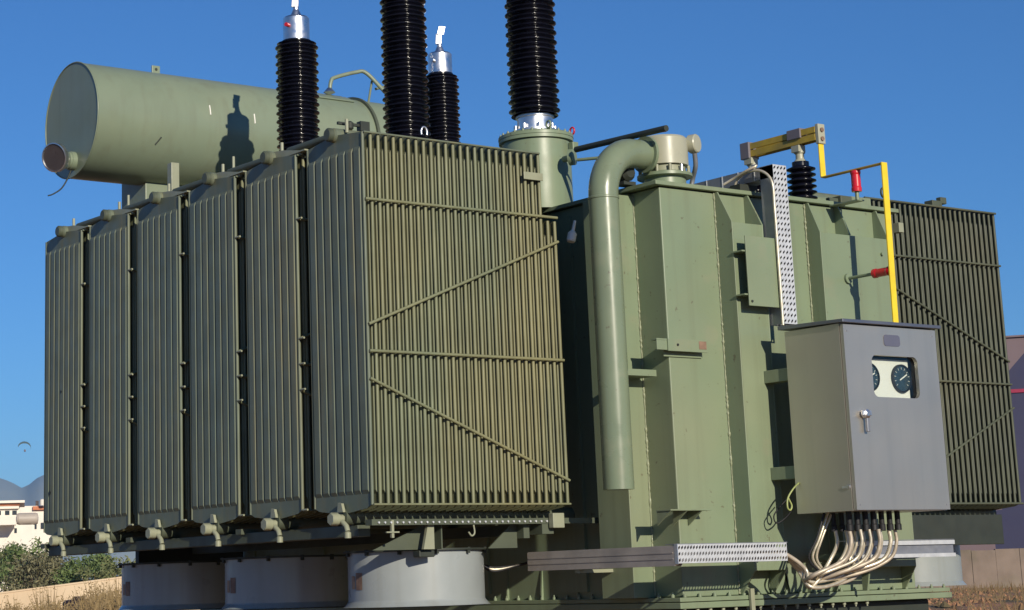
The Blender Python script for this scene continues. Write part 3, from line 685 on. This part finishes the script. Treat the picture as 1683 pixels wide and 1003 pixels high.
m.box(CXa+t, CXb-t, CYf+.026, CYb-t, CZa, CZa+t).box(CXa+t, CXb-t, CYf+.026, CYb-t, CZb-t, CZb)
m.box(CXa+t, CXb-t, CYf+.027, CYf+.030, CZa+t, .50)   # inner return behind the door, below the window
part('cabinet_body', m, STEEL, cab)
# door with a real rounded window opening
DX0, DX1, DZ0, DZ1 = CXa+.004, CXb-.002, CZa+.003, CZb-.006
WX0, WX1, WZ0, WZ1 = 2.452, 2.822, .536, .762
inner = rr_ring(WX0, WX1, WZ0, WZ1, .035)
outer = []
for (x, z) in inner:
    cxm, czm = (WX0+WX1)/2, (WZ0+WZ1)/2; dx, dz = x-cxm, z-czm
    kx = ((DX1-cxm) if dx > 0 else (cxm-DX0))/abs(dx) if abs(dx) > 1e-6 else 1e9
    kz = ((DZ1-czm) if dz > 0 else (czm-DZ0))/abs(dz) if abs(dz) > 1e-6 else 1e9
    outer.append((cxm+dx*min(kx, kz), czm+dz*min(kx, kz)))
corners = [(DX1, DZ1), (DX0, DZ1), (DX0, DZ0), (DX1, DZ0)]
# insert true corners: snap the nearest outer point of each corner arc
for ci, c_ in enumerate(corners):
    idx = min(range(ci*7, ci*7+7), key=lambda i: (outer[i][0]-c_[0])**2+(outer[i][1]-c_[1])**2); outer[idx] = c_
m = MB(); n = len(inner); ya, yb_ = CYf, CYf+.022
v = [(x, ya, z) for x, z in outer]+[(x, ya, z) for x, z in inner]+[(x, yb_, z) for x, z in outer]+[(x, yb_, z) for x, z in inner]
fs = []
for i in range(n):
    j = (i+1) % n
    fs += [(i, j, n+j, n+i), (2*n+i, 2*n+j, 3*n+j, 3*n+i), (i, j, 2*n+j, 2*n+i), (n+i, n+j, 3*n+j, 3*n+i)]
m.add(v, fs)
part('door', m, STEEL, cab)
part('cabinet_roof', MB().prism([(CYf-.025, CZb+.002), (CYb+.03, CZb+.012), (CYb+.03, CZb+.034), (CYf-.025, CZb+.020)], 'X', CXa-.022, CXb+.022), STEELR, cab, .002)
pz = CYf+.06
m = MB(); part('gauge_panel', m.box(WX0-.03, WX1-.012, pz, pz+.004, WZ0-.03, WZ1-.012), WHITE, cab)
part('window_box', MB().box(WX0-.035, WX1+.04, pz+.05, pz+.054, WZ0-.05, WZ1+.04), DARK, cab)
PANE = bpy.data.materials.new('clear_window_pane'); PANE.use_nodes = True; n = PANE.node_tree; n.nodes.clear()
o_ = n.nodes.new('ShaderNodeOutputMaterial'); mx = n.nodes.new('ShaderNodeMixShader'); tr_ = n.nodes.new('ShaderNodeBsdfTransparent'); gs = n.nodes.new('ShaderNodeBsdfGlossy')
gs.inputs['Roughness'].default_value = .05; mx.inputs[0].default_value = .04; tr_.inputs[0].default_value = (.94, .96, .95, 1)
n.links.new(tr_.outputs[0], mx.inputs[1]); n.links.new(gs.outputs[0], mx.inputs[2]); n.links.new(mx.outputs[0], o_.inputs[0])
part('window_pane', MB().box(WX0-.01, WX1+.01, CYf+.0225, CYf+.0255, WZ0-.01, WZ1+.01), PANE, cab)
for gx_ in (2.482, 2.742):
    gb = part('gauge', MB().lathe([(.078, 0), (.078, .014), (.070, .016), (.068, .006)], (gx_, pz-.001, .648), (0, -1, 0), 36), BLACK, cab)
    part('gauge_glass', MB().lathe([(.069, 0), (.069, .002)], (gx_, pz-.008, .648), (0, -1, 0), 32), GLASSD, gb)
    part('dial_marks', (lambda mm: [mm.obox((gx_+.055*math.cos(a), pz-.0112, .648+.055*math.sin(a)), (.006*math.cos(a), 0, .006*math.sin(a)), (0, .0005, 0), (-.0012*math.sin(a), 0, .0012*math.cos(a))) for a in [R(-40+26*q) for q in range(11)]] and mm)(MB()), WHITE, gb, kind='stuff')
    part('needle', MB().obox((gx_+.012, pz-.0115, .655), (.030, 0, .016), (0, .0006, 0), (-.0015, 0, .003)), WHITE, gb)
part('label', MB().prism(rr_ring(2.560, 2.690, .815, .877, .018), 'Y', CYf-.003, CYf-.0002), SIGNB, cab)
hd = part('door_handle', MB().lathe([(.020, 0), (.024, .008), (.024, .03), (.012, .036)], (2.352, CYf-.0002, .440), (0, -1, 0), 20).box(2.318, 2.386, CYf-.030, CYf-.018, .430, .458), ALU, cab, .003)
part('handle_lever', MB().box(2.345, 2.366, CYf-.030, CYf-.014, .345, .429), GALVD, hd, .003)
for z in (.80, .10): part('door_hinge', MB().cyl((CXb+.0045, CYf+.012, z-.03), (CXb+.0045, CYf+.012, z+.03), .005, 8), STEEL, cab)
for x_, z_ in ((CXa+.03, CZb-.04), (CXb-.03, CZb-.04), (CXa+.03, CZa+.03), (CXb-.03, CZa+.03)): part('door_screw', MB().lathe([(.005, 0), (.004, .002)], (x_, CYf-.0002, z_), (0, -1, 0), 8), GALVD, cab)
part('side_latch', MB().lathe([(.012, 0), (.012, .01)], (CXa-.0003, -1.18, .06), (-1, 0, 0), 8).box(CXa-.008, CXa-.0005, -1.19, -1.14, .052, .064), ALU, cab)
for z in (.66, .125):
    part('mounting_arm', MB().box(2.26, 2.33, -.7995, -.606, z, z+.07), GREEN, cab, .003)
    part('mounting_arm', MB().box(2.86, 2.95, -.7995, -.586, z, z+.07), GREEN, cab, .003)
# glands and flexible conduits
random.seed(3)
gl = []
for i in range(14):
    x = 2.335+(i % 7)*.064+(.02 if i > 6 else 0); y = -1.08 if i < 7 else -.95
    gl.append((x, y))
    part('cable_gland', MB().lathe([(.019, 0), (.019, .03), (.015, .035), (.015, .10)], (x, y, CZa-.10), (0, 0, 1), 10), BLACK, cab)
for i, (x, y) in enumerate(gl):
    s = i/13.; low = -.33-.08*random.random()-.04*(1-(x-2.3)/.6); y += random.uniform(-.03, .03)
    xb = 2.24+random.uniform(-.04, .08)+.35*max(0, (x-2.6)); yy = -.90+random.uniform(-.04, .04)
    pts = [(x, y, CZa-.095), (x+.004, y, -.235), (x-.03, y+.03, -.32), (x-.12-.1*random.random(), (y+yy)/2, low+.0),
           (min(xb, x-.12)-.05, yy, low-.03), (2.17, -.87+random.uniform(-.03, .03), -.36), (2.07, -.86+random.uniform(-.02, .02), -.288), (1.98, -.85+.012*(i % 3), -.255-.012*(i % 4)), (1.9, -.85, -.25-.012*(i % 4))]
    part('flexible_conduit', MB().tube(catmull(pts, 7), random.choice((.0085, .0095, .0105, .0115)), 8), CONDUIT if i % 3 else CONDUIT2, cab)
for i in range(3):
    part('thin_cable', MB().tube(catmull([(2.29+i*.03, -.95, CZa), (2.24+i*.02, -.93, -.2), (2.20+i*.03, -.90, -.30), (2.27+i*.02, -.9, -.37), (2.36, -.9, -.40)], 7), .007, 6), CONDUIT if i else BLACK, cab)
part('earth_wire', MB().tube(catmull([(2.240, -.83, .10), (2.215, -.81, .07), (2.178, -.80, .02), (2.170, -.80, -.03), (2.190, -.80, -.045), (2.203, -.80, -.02), (2.180, -.80, .02)], 7), .005, 6), EARTHW, cab)
part('loop_wire', MB().tube(catmull([(2.245, -.75, .03), (2.20, -.72, -.02), (2.165, -.70, -.07), (2.18, -.70, -.11), (2.22, -.72, -.09), (2.25, -.75, -.05)], 7), .004, 6), BLACK, cab)

# --- horizontal cable trays along the base
LX0 = 1.353; LB = 1.256
lt = part('cable_tray', MB().box(LB, LB+.004, -.868, .32, -.325, -.226).box(LB+.004, LB+.048, -.868, .32, -.2265, -.2225).box(LB+.048, LB+.052, -.868, .32, -.325, -.226)
          .box(LB-.003, LB-.0003, -.86, .31, -.262, -.256).box(LB-.003, LB-.0003, -.86, .31, -.292, -.286), RUSTT, T, label='long brown cable tray running back along the tank side')
part('tray_arm', MB().box(LB+.02, X0+.02, -.10, -.06, -.345, -.327), BEIGE, lt)
m = MB(); perforated(m, (LB+.004, -.892, -.313), (1, 0, 0), (0, 0, 1), 38, 3, .0207, .0315, .013, .014, .003, (0, -1, 0), .004)
ft = part('cable_tray', MB().box(LB+.004, 2.06, -.886, -.80, -.2185, -.2145).box(LB+.06, 2.06, -.804, -.80, -.313, -.219), GALVD, T)
part('perforated_cover', m, GALV, ft, label='bright perforated cover of the low tray')
part('tray_end', MB().box(LB-.0005, LB+.0035, -.893, -.870, -.316, -.214), ALU, ft)
rt = part('cable_tray', MB().box(2.55, 3.42, -.865, -.86, -.292, -.243).box(2.55, 3.42, -.875, -.80, -.2175, -.2145), GALVD, T, label='plain grey cable tray right of the cables')
part('tray_rail', MB().box(2.55, 3.42, -.879, -.874, -.312, -.292), GALV, rt); part('tray_rail', MB().box(2.55, 3.42, -.879, -.874, -.243, -.220), GALV, rt)
for x in (2.65, 3.2): part('tray_bracket', MB().box(x, x+.03, -.858, -.482, -.31, -.28), GREEN, T)
for i in range(2):
    y = .36+i*.035
    part('armour_ring', MB().tube([(LX0+.05+.0*a, y, -.272) for a in (0,)]*1+[(LB+.05+.052*math.cos(q), y, -.275+.058*math.sin(q)) for q in [2*PI*k/20 for k in range(21)]][0:0] or [(LB+.05+.052*math.cos(q), y, -.275+.058*math.sin(q)) for q in [2*PI*k/20 for k in range(21)]], .006, 6), COPPER, lt)
for i in range(3):
    part('fan_cable', MB().tube(catmull([(LB+.03+i*.02, .30, -.27), (LB+.02, .42, -.29), (1.16, .50, -.30-.01*i), (1.08, .52, -.28), (1.02, .52, -.26)], 6), .008, 6), CONDUIT if i == 1 else BLACK, lt)

# ------------------------------------------------------------------ background
STUCCO = mat('tan_rendered_wall', (.72, .56, .37), .9, var=.10, scale=1.2, col2=(.60, .45, .29), mix_scale=.6, bump=.3, bump_scale=20)
WHITEW = mat('white_render', (.78, .72, .62), .85, var=.06, scale=.5)
ROOFT = mat('terracotta_roof', (.48, .17, .08), .8, var=.2, scale=2)
WINM = mat('dark_window_glass', (.03, .035, .04), .15, var=.2, scale=3)
TANKM = mat('beige_water_tank', (.42, .36, .30), .5, var=.1, scale=1)
CONC = mat('weathered_concrete_panel', (.19, .145, .115), .9, var=.22, scale=1.2, col2=(.14, .12, .08), mix_scale=.7, bump=.3, bump_scale=15)
NAVY = mat('dark_navy_cladding', (.030, .030, .075), .6, var=.06, scale=.5)
MAUVE = mat('dusty_mauve_cladding', (.17, .12, .13), .7, var=.06, scale=.3)
STRIPE = mat('crimson_stripe', (.30, .02, .06), .5, var=.05)
BARK = mat('brown_bark', (.10, .07, .045), .9, var=.2, scale=6)
DRUM = mat('dark_brown_plastic', (.035, .02, .018), .6, var=.2, scale=3)

# tan wall on the left, in bays; its top falls with the ground towards the left
A = at(.463, .8864, 60, .0070); B_ = at(.4107, .9118, 61, .0010)
A.z = CP.z+.0070*60; B_.z = CP.z+.0012*61
wdir = (B_-A); Lw = Vector((wdir.x, wdir.y, 0)).length; wdir = wdir/Lw; nrm = Vector((wdir.y, -wdir.x, 0)).normalized()
wl = thing('boundary_wall', (A.x, A.y, GZ), 'long sunlit tan rendered wall behind the radiators at the left edge', 'wall')
def wtop(t): return A.z+wdir.z*min(t, Lw*1.6)
t_ = -3.0
while t_ < 22:
    a, b = t_, t_+2.48
    pa, pb = Vector((A.x, A.y, 0))+Vector((wdir.x, wdir.y, 0))*a, Vector((A.x, A.y, 0))+Vector((wdir.x, wdir.y, 0))*b
    za, zb = wtop(a)-.05, wtop(b)-.05; m = MB()
    def quad(za0, zb0, za1, zb1, th):
        v = []
        for n_ in (-th, th):
            for p, z in ((pa, za0), (pb, zb0), (pb, zb1), (pa, za1)): v.append((p.x+nrm.x*n_, p.y+nrm.y*n_, z))
        m.add(v, [(0, 1, 2, 3), (4, 7, 6, 5), (0, 4, 5, 1), (1, 5, 6, 2), (2, 6, 7, 3), (3, 7, 4, 0)])
    quad(GZ-.3, GZ-.3, za, zb, .10); part('wall_panel', m, STUCCO, wl)
    m = MB(); quad(za+.002, zb+.002, za+.05, zb+.05, .12); part('coping', m, STUCCO, wl)
    t_ += 2.5

# concrete panel fence on the right
P1 = at(.74, .672, 78, 0); P2 = at(.82, .572, 84, 0)
fw = thing('panel_fence', ((P1.x+P2.x)/2, (P1.y+P2.y)/2, GZ), 'weathered grey-brown concrete panel fence at the right behind the dirt', 'fence')
d = Vector((P2.x-P1.x, P2.y-P1.y, 0)); L = d.length; d.normalize(); k = 0; s = 0
while s < L:
    p = P1+d*s; q = P1+d*min(L, s+1.005); z1 = CP.z+.60+random.uniform(-.03, .03)
    m = MB(); m.beam((p.x, p.y, (GZ-.3+z1)/2), (q.x, q.y, (GZ-.3+z1)/2), .12+.02*(k % 2), z1-GZ+.3); part('panel', m, CONC, fw); s += 1.02; k += 1

# buildings left
def hbox(name, parent, c, u, w_, dep_, z0, z1, mt, bevel=0):   # u: unit dir along the facade; depth away from the camera
    nv = Vector((-u.y, u.x, 0))
    m = MB(); m.obox(c+nv*dep_/2+Vector((0, 0, (z0+z1)/2-c.z)), u*w_/2, nv*dep_/2, Vector((0, 0, (z1-z0)/2))); return part(name, m, mt, parent, bevel)
vd = Vector((.42, .907, 0)); ud = Vector((.907, -.42, 0))
D = 190.; S = D/3270.   # metres per photo pixel at that distance
def bpt(x, dist, y=1011.): 
    t = x/75.; dx = .4103+(.4301-.4103)*t; dy = math.sqrt(1-dx*dx); return CP+Vector((dx*dist, dy*dist, 0))
def zel(y, dist): return CP.z+(978.-y)/3436.*dist
hs = thing('white_house', bpt(20, D), 'white two-storey house with orange trim band at the far left edge', 'house')
c = bpt(-8, D); hbox('wall', hs, c, ud, 78*S, 9, GZ, zel(838, D), WHITEW)
hbox('roof_slab', hs, bpt(-6, D-1), ud, 88*S, 10, zel(829, D), zel(825, D), WHITEW)
hbox('upper_wall', hs, bpt(-10, D-.4), ud, 78*S, 8, zel(838, D), zel(829.2, D), WHITEW)
hbox('trim_band', hs, bpt(-10, D-.55), ud, 80*S, .12, zel(833, D), zel(830, D), ROOFT)
hbox('balcony', hs, bpt(8, D-3), ud, 34*S, 2.4, zel(866, D), zel(852, D), WHITEW)
for x in (-20, -2, 12, 24): 
    wv = hbox('window', hs, bpt(x, D-.06), ud, 7*S, .05, zel(848, D), zel(841, D), WINM)
for x in (26,): hbox('window', hs, bpt(x, D-.06), ud, 4*S, .05, zel(878, D), zel(870, D), WINM)
h2 = thing('white_house', bpt(60, 215), 'white house with red roof edge partly hidden by the leftmost radiator', 'house'); S2 = 215/3270.
hbox('wall', h2, bpt(64, 215), ud, 60*S2, 8, GZ, zel(834, 215), WHITEW)
hbox('roof_edge', h2, bpt(76, 214.6), ud, 42*S2, 8, zel(841, 215), zel(835.2, 215)+.02, ROOFT)
hbox('chimney', h2, bpt(61, 216), ud, 5*S2, .5, zel(834, 215), zel(825, 215), DRUM)
part('roof_cistern', MB().lathe([(.26, 0), (.28, .2), (.28, .55), (.1, .65)], bpt(70, 214)+Vector((0, 0, zel(834, 215)-CP.z)), n=14), WHITEW, h2)
hbox('wall', h2, bpt(50, 214), ud, 18*S2, 1, GZ, zel(838, 215), WHITEW) if False else None
for x in (58, 70): hbox('window', h2, bpt(x, 214.9), ud, 5*S2, .05, zel(872, 215), zel(862, 215), WINM)
# storage tank on legs in front of the house
D3 = 165.; S3 = D3/3270.; tc = bpt(45, D3)+Vector((0, 0, zel(855, D3)-CP.z))
wt_ = thing('water_tank', (tc.x, tc.y, GZ), 'beige horizontal cylindrical tank on a stand before the white house', 'tank')
part('tank_shell', MB().lathe([(.1, -17.5*S3), (8*S3, -16.5*S3), (9.3*S3, -13*S3), (9.3*S3, 13*S3), (8*S3, 16.5*S3), (.1, 17.5*S3)], tc, ud, 28), TANKM, wt_)
for q in (-9, 9): part('leg', MB().obox(tc+ud*q*S3+Vector((0, 0, (GZ-tc.z)/2-.25)), ud*.12, vd*.35, Vector((0, 0, (tc.z-GZ)/2-.25))), WHITEW, wt_)

# warehouse right
def rpt(x, dist):
    t = (x-1580)/103.; dx = .7748+(.7924-.7748)*t; dy = math.sqrt(1-dx*dx); return CP+Vector((dx*dist, dy*dist, 0))
ur = Vector((.61, -.79, 0))
wh = thing('warehouse', rpt(1700, 130), 'tall mauve warehouse behind the right radiator bank', 'warehouse')
def zr(y, dist): return CP.z+(928.-y)*.000281*dist
hbox('wall', wh, rpt(1720, 160), ur, 13, 18, GZ, zr(549, 160), MAUVE)
hbox('roof_edge', wh, rpt(1720, 159.8), ur, 13.3, 18.4, zr(549, 160), zr(546, 160), MAUVE)
nb_ = thing('navy_shed', rpt(1700, 120), 'dark navy gabled shed with a crimson stripe at the right edge', 'shed')
c = rpt(1637, 120); nv = Vector((-ur.y, ur.x, 0)); m = MB(); v = []
zt, ze = zr(575, 120), zr(626, 120)
for off in (0, 14):
    for (s, z) in ((0, GZ), (1.2, GZ), (0, 0), (0, 0)): pass
sec = [(.0, GZ), (.0, zr(838, 120)), (.55, zr(838, 120)+.05), (.95, ze), (2.6, zt), (9, zt+1.2), (9, GZ)]
vv = [c+ur*s+Vector((0, 0, z-CP.z)) for s, z in sec]; v2 = [p+nv*14 for p in vv]; n = len(sec)
m.add(vv+v2, [tuple(range(n)), tuple(range(n, 2*n))[::-1]]+[(i, (i+1) % n, n+(i+1) % n, n+i) for i in range(n)])
part('shed_wall', m, NAVY, nb_)
c2 = c+ur*1.25-nv*.05; m = MB(); m.obox(c2+ur*3.2+Vector((0, 0, zr(640, 120)-CP.z)), ur*3.2, nv*.04, Vector((0, 0, .10))); part('stripe', m, STRIPE, nb_)
hbox('roof_trim', nb_, c+ur*4.4, ur, 8.8, .05, GZ+.2, GZ+.3, NAVY) if False else None

# dark drum in the weeds, lower left
dp = at(.4448, .8957, 46, 0)
dr = part('drum', MB().lathe([(.34, 0), (.36, .03), (.36, .66), (.31, .72), (.14, .74), (.14, .80), (.0, .80)], (dp.x, dp.y, GZ+.0), n=24), DRUM, None); top(dr, 'dark brown plastic drum standing in dry weeds by the tan wall', 'drum')

# foliage
def leafmat(name, c1, c2):
    m = bpy.data.materials.new(name); m.use_nodes = True; n = m.node_tree; b = n.nodes['Principled BSDF']; b.inputs['Roughness'].default_value = .7
    geo = n.nodes.new('ShaderNodeNewGeometry'); cr = n.nodes.new('ShaderNodeMix'); cr.data_type = 'RGBA'
    cr.inputs[6].default_value = (*c1, 1); cr.inputs[7].default_value = (*c2, 1)
    n.links.new(geo.outputs['Random Per Island'], cr.inputs[0]); n.links.new(cr.outputs[2], b.inputs['Base Color'])
    b.inputs['Subsurface Weight'].default_value = 0; return m
LEAF1 = leafmat('olive_leaves', (.08, .10, .035), (.19, .20, .08)); LEAF2 = leafmat('green_leaves', (.06, .10, .03), (.16, .21, .065))
LEAF3 = leafmat('dusty_leaves', (.11, .11, .055), (.22, .20, .105))
def bush(c, w_, h_, n, leaf, lm, label, name='shrub', cat='shrub', group='shrubs behind the tan wall'):
    base = Vector((c.x, c.y, GZ)); t = thing(name, base, label, cat, group)
    m = MB(); cl = [(random.gauss(0, .38)*w_/2, random.gauss(0, .38)*w_/2, h_*(.25+.6*random.random())) for _ in range(16)]
    for i in range(n):
        q = random.choice(cl); rr_ = w_*.20*(.6+.8*random.random())
        while True:
            p = Vector((random.uniform(-1, 1), random.uniform(-1, 1), random.uniform(-1, 1)))
            if p.length < 1: break
        p = Vector(q)+p*rr_; p.z = max(.05, min(h_, p.z)); p += base
        a = Vector((random.gauss(0, 1), random.gauss(0, 1), random.gauss(0, 1))).normalized(); b_ = a.cross(Vector((random.gauss(0, 1), random.gauss(0, 1), random.gauss(0, 1)))).normalized()
        s = leaf*random.uniform(.5, 1.2)
        m.add([p-a*s, p-b_*s*.35, p+a*s, p+b_*s*.35], [(0, 1, 2, 3)])
    part('crown', m, lm, t)
    m = MB()
    for i in range(6):
        q = Vector(random.choice(cl)); m.tube(catmull([base+Vector((random.uniform(-.1, .1), random.uniform(-.1, .1), 0)), base+Vector((q.x*.4, q.y*.4, q.z*.5)), base+q], 4), [.06*w_/3*(1-j/10.) for j in range(9)], 5)
    part('trunk', m, BARK, t); return t
def bp(x, dist): 
    t = x/200.; dx = .4107+(.463-.4107)*t; dy = math.sqrt(1-dx*dx); return CP+Vector((dx*dist, dy*dist, 0))
def hh(y, dist, x): return (978.-.03*x-y)/3450.*dist+(CP.z-GZ)
bush(bp(20, 120), 3.4, hh(886, 120, 20), 2600, .16, LEAF1, 'olive bush at the far left edge above the tan wall')
bush(bp(50, 112), 3.2, hh(873, 112, 50), 2600, .15, LEAF2, 'tallest green bush rising in front of the white house')
bush(bp(82, 105), 3.0, hh(893, 105, 82), 2400, .15, LEAF3, 'dusty bush just left of the dark trunk gap')
bush(bp(60, 100), 3.2, hh(912, 100, 60), 2200, .13, LEAF3, 'low dusty bush close to the wall under the taller one')
bush(bp(125, 98), 2.6, hh(908, 98, 125), 2200, .13, LEAF2, 'green bush under the leftmost radiator drain')
bush(bp(160, 95), 2.2, hh(905, 95, 160), 2000, .12, LEAF2, 'bright green bush under the second radiator')
bush(bp(190, 92), 2.4, hh(915, 92, 190), 1800, .12, LEAF1, 'dark bush directly beside the shaded fans')
# dry weeds before the wall (ground cover)
DRY = leafmat('dry_weed_stalks', (.15, .10, .04), (.26, .18, .075)); m = MB()
for i in range(300):
    x = random.uniform(-60, 215); dist = random.uniform(38, 57)
    if random.random() < .5: x = random.choice((15, 75, 95, 150, 170, 185, 200))+random.gauss(0, 9)
    b0 = bp(x, dist); hgt = random.uniform(.35, .85)*(1.45 if random.random() < .12 else 1)+(.25 if x > 140 else 0)
    for s in range(12):
        o = Vector((random.gauss(0, .12), random.gauss(0, .12), 0)); tip = o*random.uniform(1.2, 2.4)+Vector((0, 0, hgt*random.uniform(.5, 1)))
        p0 = Vector((b0.x, b0.y, GZ-.03))+o*.4; p1 = Vector((b0.x, b0.y, GZ))+tip*.55+Vector((0, 0, .05)); p2 = Vector((b0.x, b0.y, GZ))+tip; w_ = .011
        m.add([p0-ud*w_, p0+ud*w_, p1+ud*w_, p1-ud*w_], [(0, 1, 2, 3)]); m.add([p1-ud*w_, p1+ud*w_, p2], [(0, 1, 2)])
        for l in range(3):
            lp = p1.lerp(p2, random.random()); a = Vector((random.gauss(0, 1), random.gauss(0, 1), random.gauss(0, .7))).normalized()*random.uniform(.02, .05)
            m.add([lp, lp+a+Vector((0, 0, .012)), lp+a*2, lp+a-Vector((0, 0, .012))], [(0, 1, 2, 3)])
o = part('dry_weeds', m, DRY, None, kind='stuff'); o['label'] = 'dry brown weeds and stalks along the foot of the tan wall'; o['category'] = 'weeds'
# scrub and clods on the soil at the right
m = MB()
for i in range(1500):
    x = random.uniform(1380, 1720); dist = random.uniform(40, 77); q = rpt(x, dist); s = random.uniform(.04, .16)
    z = gh(q.x, q.y)
    v = [Vector((q.x, q.y, z+s*.2))+Vector((math.cos(a)*s*random.uniform(.6, 1.2), math.sin(a)*s*random.uniform(.6, 1.2), -s*.4)) for a in [2*PI*k/5 for k in range(5)]]+[Vector((q.x, q.y, z+s*random.uniform(.3, .8)))]
    m.add(v, [(k, (k+1) % 5, 5) for k in range(5)])
o = part('clods', m, SOIL, None, kind='stuff'); o['label'] = 'orange-brown soil clods scattered before the panel fence'; o['category'] = 'soil'
GR = leafmat('dry_grass', (.13, .09, .045), (.20, .13, .06)); m = MB()
for i in range(700):
    x = random.uniform(1560, 1720); dist = random.uniform(60, 78) if i % 3 else random.uniform(40, 60); q = rpt(x, dist); z = gh(q.x, q.y)
    h_ = random.uniform(.08, .35); a = Vector((random.gauss(0, .08), random.gauss(0, .08), h_)); p = Vector((q.x, q.y, z))
    m.add([p-ur*.02, p+ur*.02, p+a], [(0, 1, 2)])
o = part('dry_grass', m, GR, None, kind='stuff'); o['label'] = 'thin dry grass at the foot of the panel fence'; o['category'] = 'grass'

# paraglider far off at the left
pg = at(.4206, .9072, 600, .0695)
pt_ = thing('paraglider', pg, 'tiny white and dark curved wing in the sky above the hills', 'paraglider')
m = MB(); v = []
for i in range(11):
    a = PI*(i/10)-.25
    for (o1, o2) in ((-.5, 0), (.5, .1)):
        v.append(pg+ud*(1.9*math.cos(a))+vd*o1+Vector((0, 0, 1.6*math.sin(a)+o2)))
v2 = [p+Vector((.0, 0, .55)) for p in v]
fs = [(2*i, 2*i+1, 2*i+3, 2*i+2) for i in range(10)]; N = 22
m.add(v+v2, fs+[tuple(N+k for k in f[::-1]) for f in fs]+[(2*i, 2*i+2, N+2*i+2, N+2*i) for i in range(10)]+[(2*i+1, N+2*i+1, N+2*i+3, 2*i+3) for i in range(10)])
part('canopy', m, mat('dark_teal_canopy', (.02, .06, .08), .6), pt_)
part('harness', MB().slathe([(.05, -.4), (.25, -.2), (.3, .1), (.2, .3), (.05, .4)], pg+ud*.2-Vector((0, 0, .5)), n=10), GREYB, pt_)

# ------------------------------------------------------------------ haze
hz = MB().box(-4300, 4300, -4300, 4300, GZ-5, 216)
ho = part('haze', hz, mat('haze_surface_none', (.5, .5, .5)), None, kind='stuff')
hm = bpy.data.materials.new('thin_blue_haze'); hm.use_nodes = True; n = hm.node_tree; n.nodes.clear()
o_ = n.nodes.new('ShaderNodeOutputMaterial'); pv = n.nodes.new('ShaderNodeVolumePrincipled')
pv.inputs['Color'].default_value = (.28, .57, 1.0, 1); pv.inputs['Density'].default_value = 1.15e-4; pv.inputs['Anisotropy'].default_value = 0.0
n.links.new(pv.outputs[0], o_.inputs['Volume']); ho.data.materials[0] = hm
